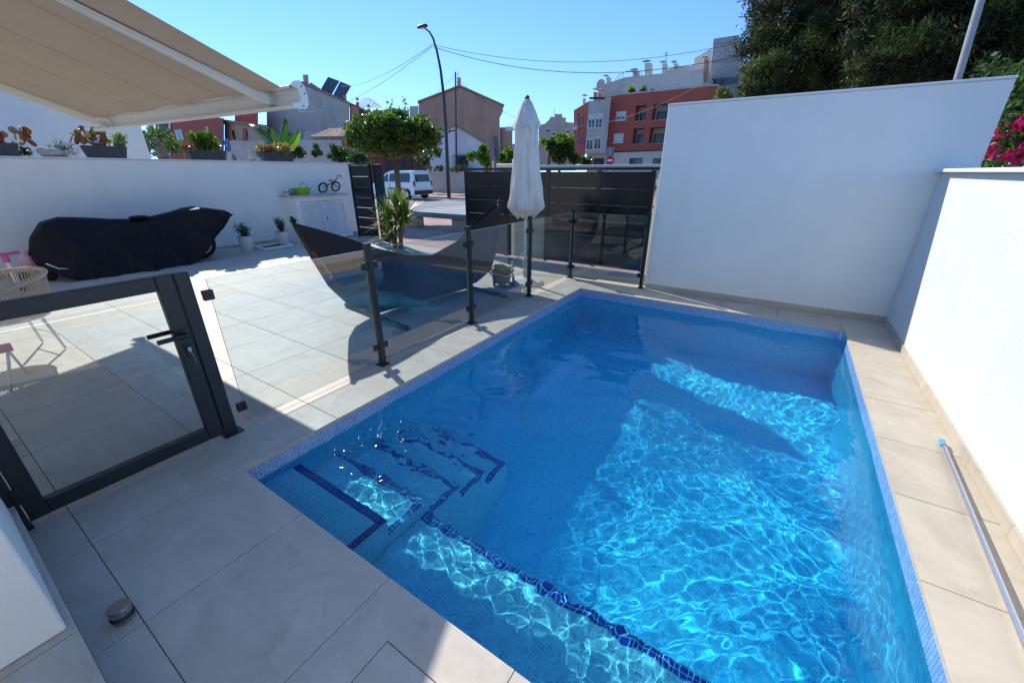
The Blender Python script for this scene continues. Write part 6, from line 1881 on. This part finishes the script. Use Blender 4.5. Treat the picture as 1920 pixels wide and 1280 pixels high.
# ---- big pines, upper right
def pine(name, label, Y, blobs, trunkpx, seed, n, mats, size=.34):
    rs = np.random.RandomState(seed)
    c_ = onY(trunkpx[0], 0, Y)
    t = root(name, label, 'pine tree', (c_.x, Y, GZ), None)
    C = []; 
    for (x, y, r, dy) in blobs:
        c = onY(x, y, Y + dy); R = abs(onY(x + r, y, Y + dy).x - c.x) * .9
        k = 26
        v = rs.normal(size=(k, 3)); v /= np.linalg.norm(v, axis=1)[:, None]
        C.append(np.array(c) + v * R * np.array([1, 1, .75]) * rs.uniform(.35, 1, (k, 1)))
    C = np.vstack(C)
    def f(rs, n):
        i = rs.randint(0, len(C), n)
        v = rs.normal(size=(n, 3)); v /= np.linalg.norm(v, axis=1)[:, None]
        return C[i] + v * (rs.uniform(.1, 1, (n, 1)) ** .5) * np.array([.36, .36, .22]) * rs.uniform(.7, 1.25, (n, 1))
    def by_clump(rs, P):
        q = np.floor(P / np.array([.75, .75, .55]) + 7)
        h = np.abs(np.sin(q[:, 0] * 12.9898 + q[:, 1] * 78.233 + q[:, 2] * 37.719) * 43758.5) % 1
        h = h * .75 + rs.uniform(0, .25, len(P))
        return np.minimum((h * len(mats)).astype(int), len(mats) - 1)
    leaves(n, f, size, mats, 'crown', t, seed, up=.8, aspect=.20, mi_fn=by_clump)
    base = Vector((c_.x, Y, GZ)); tp_ = Vector((c_.x + .4, Y + .5, 9.5))
    MB().tube([base, base.lerp(tp_, .5) + Vector((.4, 0, 0)), tp_], [.24, .20, .12], 10).build('trunk', [M_pbark], t, smooth=True)
    for k in range(0, len(C), max(1, len(C) // 26)):
        e = Vector(C[k]); s_ = base.lerp(tp_, min(.95, max(.25, e.z / 10)))
        MB().tube([s_, s_.lerp(e, .5) + Vector((0, 0, .3)), e], [.07, .05, .02], 6).build('limb', [M_pbark], t, smooth=True)
    return t
rb_ = random.Random(77)
def field(x0, x1, y0, y1, n, r, test=lambda x, y: True, dy=2.2):
    o_ = []
    while len(o_) < n:
        x, y = rb_.uniform(x0, x1), rb_.uniform(y0, y1)
        if test(x, y): o_.append((x, y, r * rb_.uniform(.7, 1.3), rb_.uniform(-dy, dy)))
    return o_
edge = lambda x, y: x > 1408 + max(0, 30 - y) * .3 + (14 if 95 < y < 135 else 0) - (18 if 130 < y < 170 else 0) - (12 if y < 95 else 0)
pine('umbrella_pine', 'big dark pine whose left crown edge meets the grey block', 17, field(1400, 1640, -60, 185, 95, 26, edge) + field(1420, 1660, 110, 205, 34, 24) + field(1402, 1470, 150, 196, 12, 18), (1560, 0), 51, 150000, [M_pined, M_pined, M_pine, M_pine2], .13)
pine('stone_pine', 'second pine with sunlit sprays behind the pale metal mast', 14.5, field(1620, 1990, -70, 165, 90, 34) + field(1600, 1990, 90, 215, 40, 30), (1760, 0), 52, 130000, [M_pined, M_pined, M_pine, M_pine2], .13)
pine('shade_toned_pine', 'shade-toned pine filling the gap at the far back of the grove', 22, field(1430, 1980, -60, 210, 110, 44), (1680, 0), 53, 60000, [M_pined], .26)
bush('pine_sapling', 'small pine tuft poking over the left part of the white wall', 'tree', [(1361, 183, 12, 9)], 16, 900, .16, [M_pine2], 54, stem=False)
# ---- bougainvillea, far right
bg_ = root('bougainvillea', 'magenta flowering bougainvillea behind the right boundary wall', 'bougainvillea', (3.0, 7.6, GZ))
rs = np.random.RandomState(61)
def onv(x, y, Y): p = onY(x, y, Y); return (p.x, p.y, p.z)
cen = np.array([onv(rs.uniform(1850, 2000), rs.uniform(150, 320), rs.uniform(7.2, 8.6)) for _ in range(70)])
leaves(5200, clump_fn(cen, .28), .085, [M_dark, M_ficus], 'foliage', bg_, 61, up=.2)
fc = np.array([onv(x, y, 7.1) for x, y in ((1868, 252), (1912, 232), (1856, 280), (1862, 288), (1908, 290), (1916, 285), (1900, 300), (1930, 262), (1884, 296), (1940, 300))])
leaves(230, clump_fn(fc, .075), .055, [M_magenta], 'blossom', bg_, 62, up=.2, aspect=.8)
MB().tube([(3.0, 7.6, GZ), (3.1, 7.7, 1.2), (2.9, 7.5, 2.2)], [.06, .05, .03], 8).build('trunk', [M_bark], bg_, smooth=True)
# sunlight bent by the water may fall on every solid surface
for o in bpy.data.objects:
    if o.type == 'MESH' and o is not water:
        o.cycles.is_caustics_receiver = True
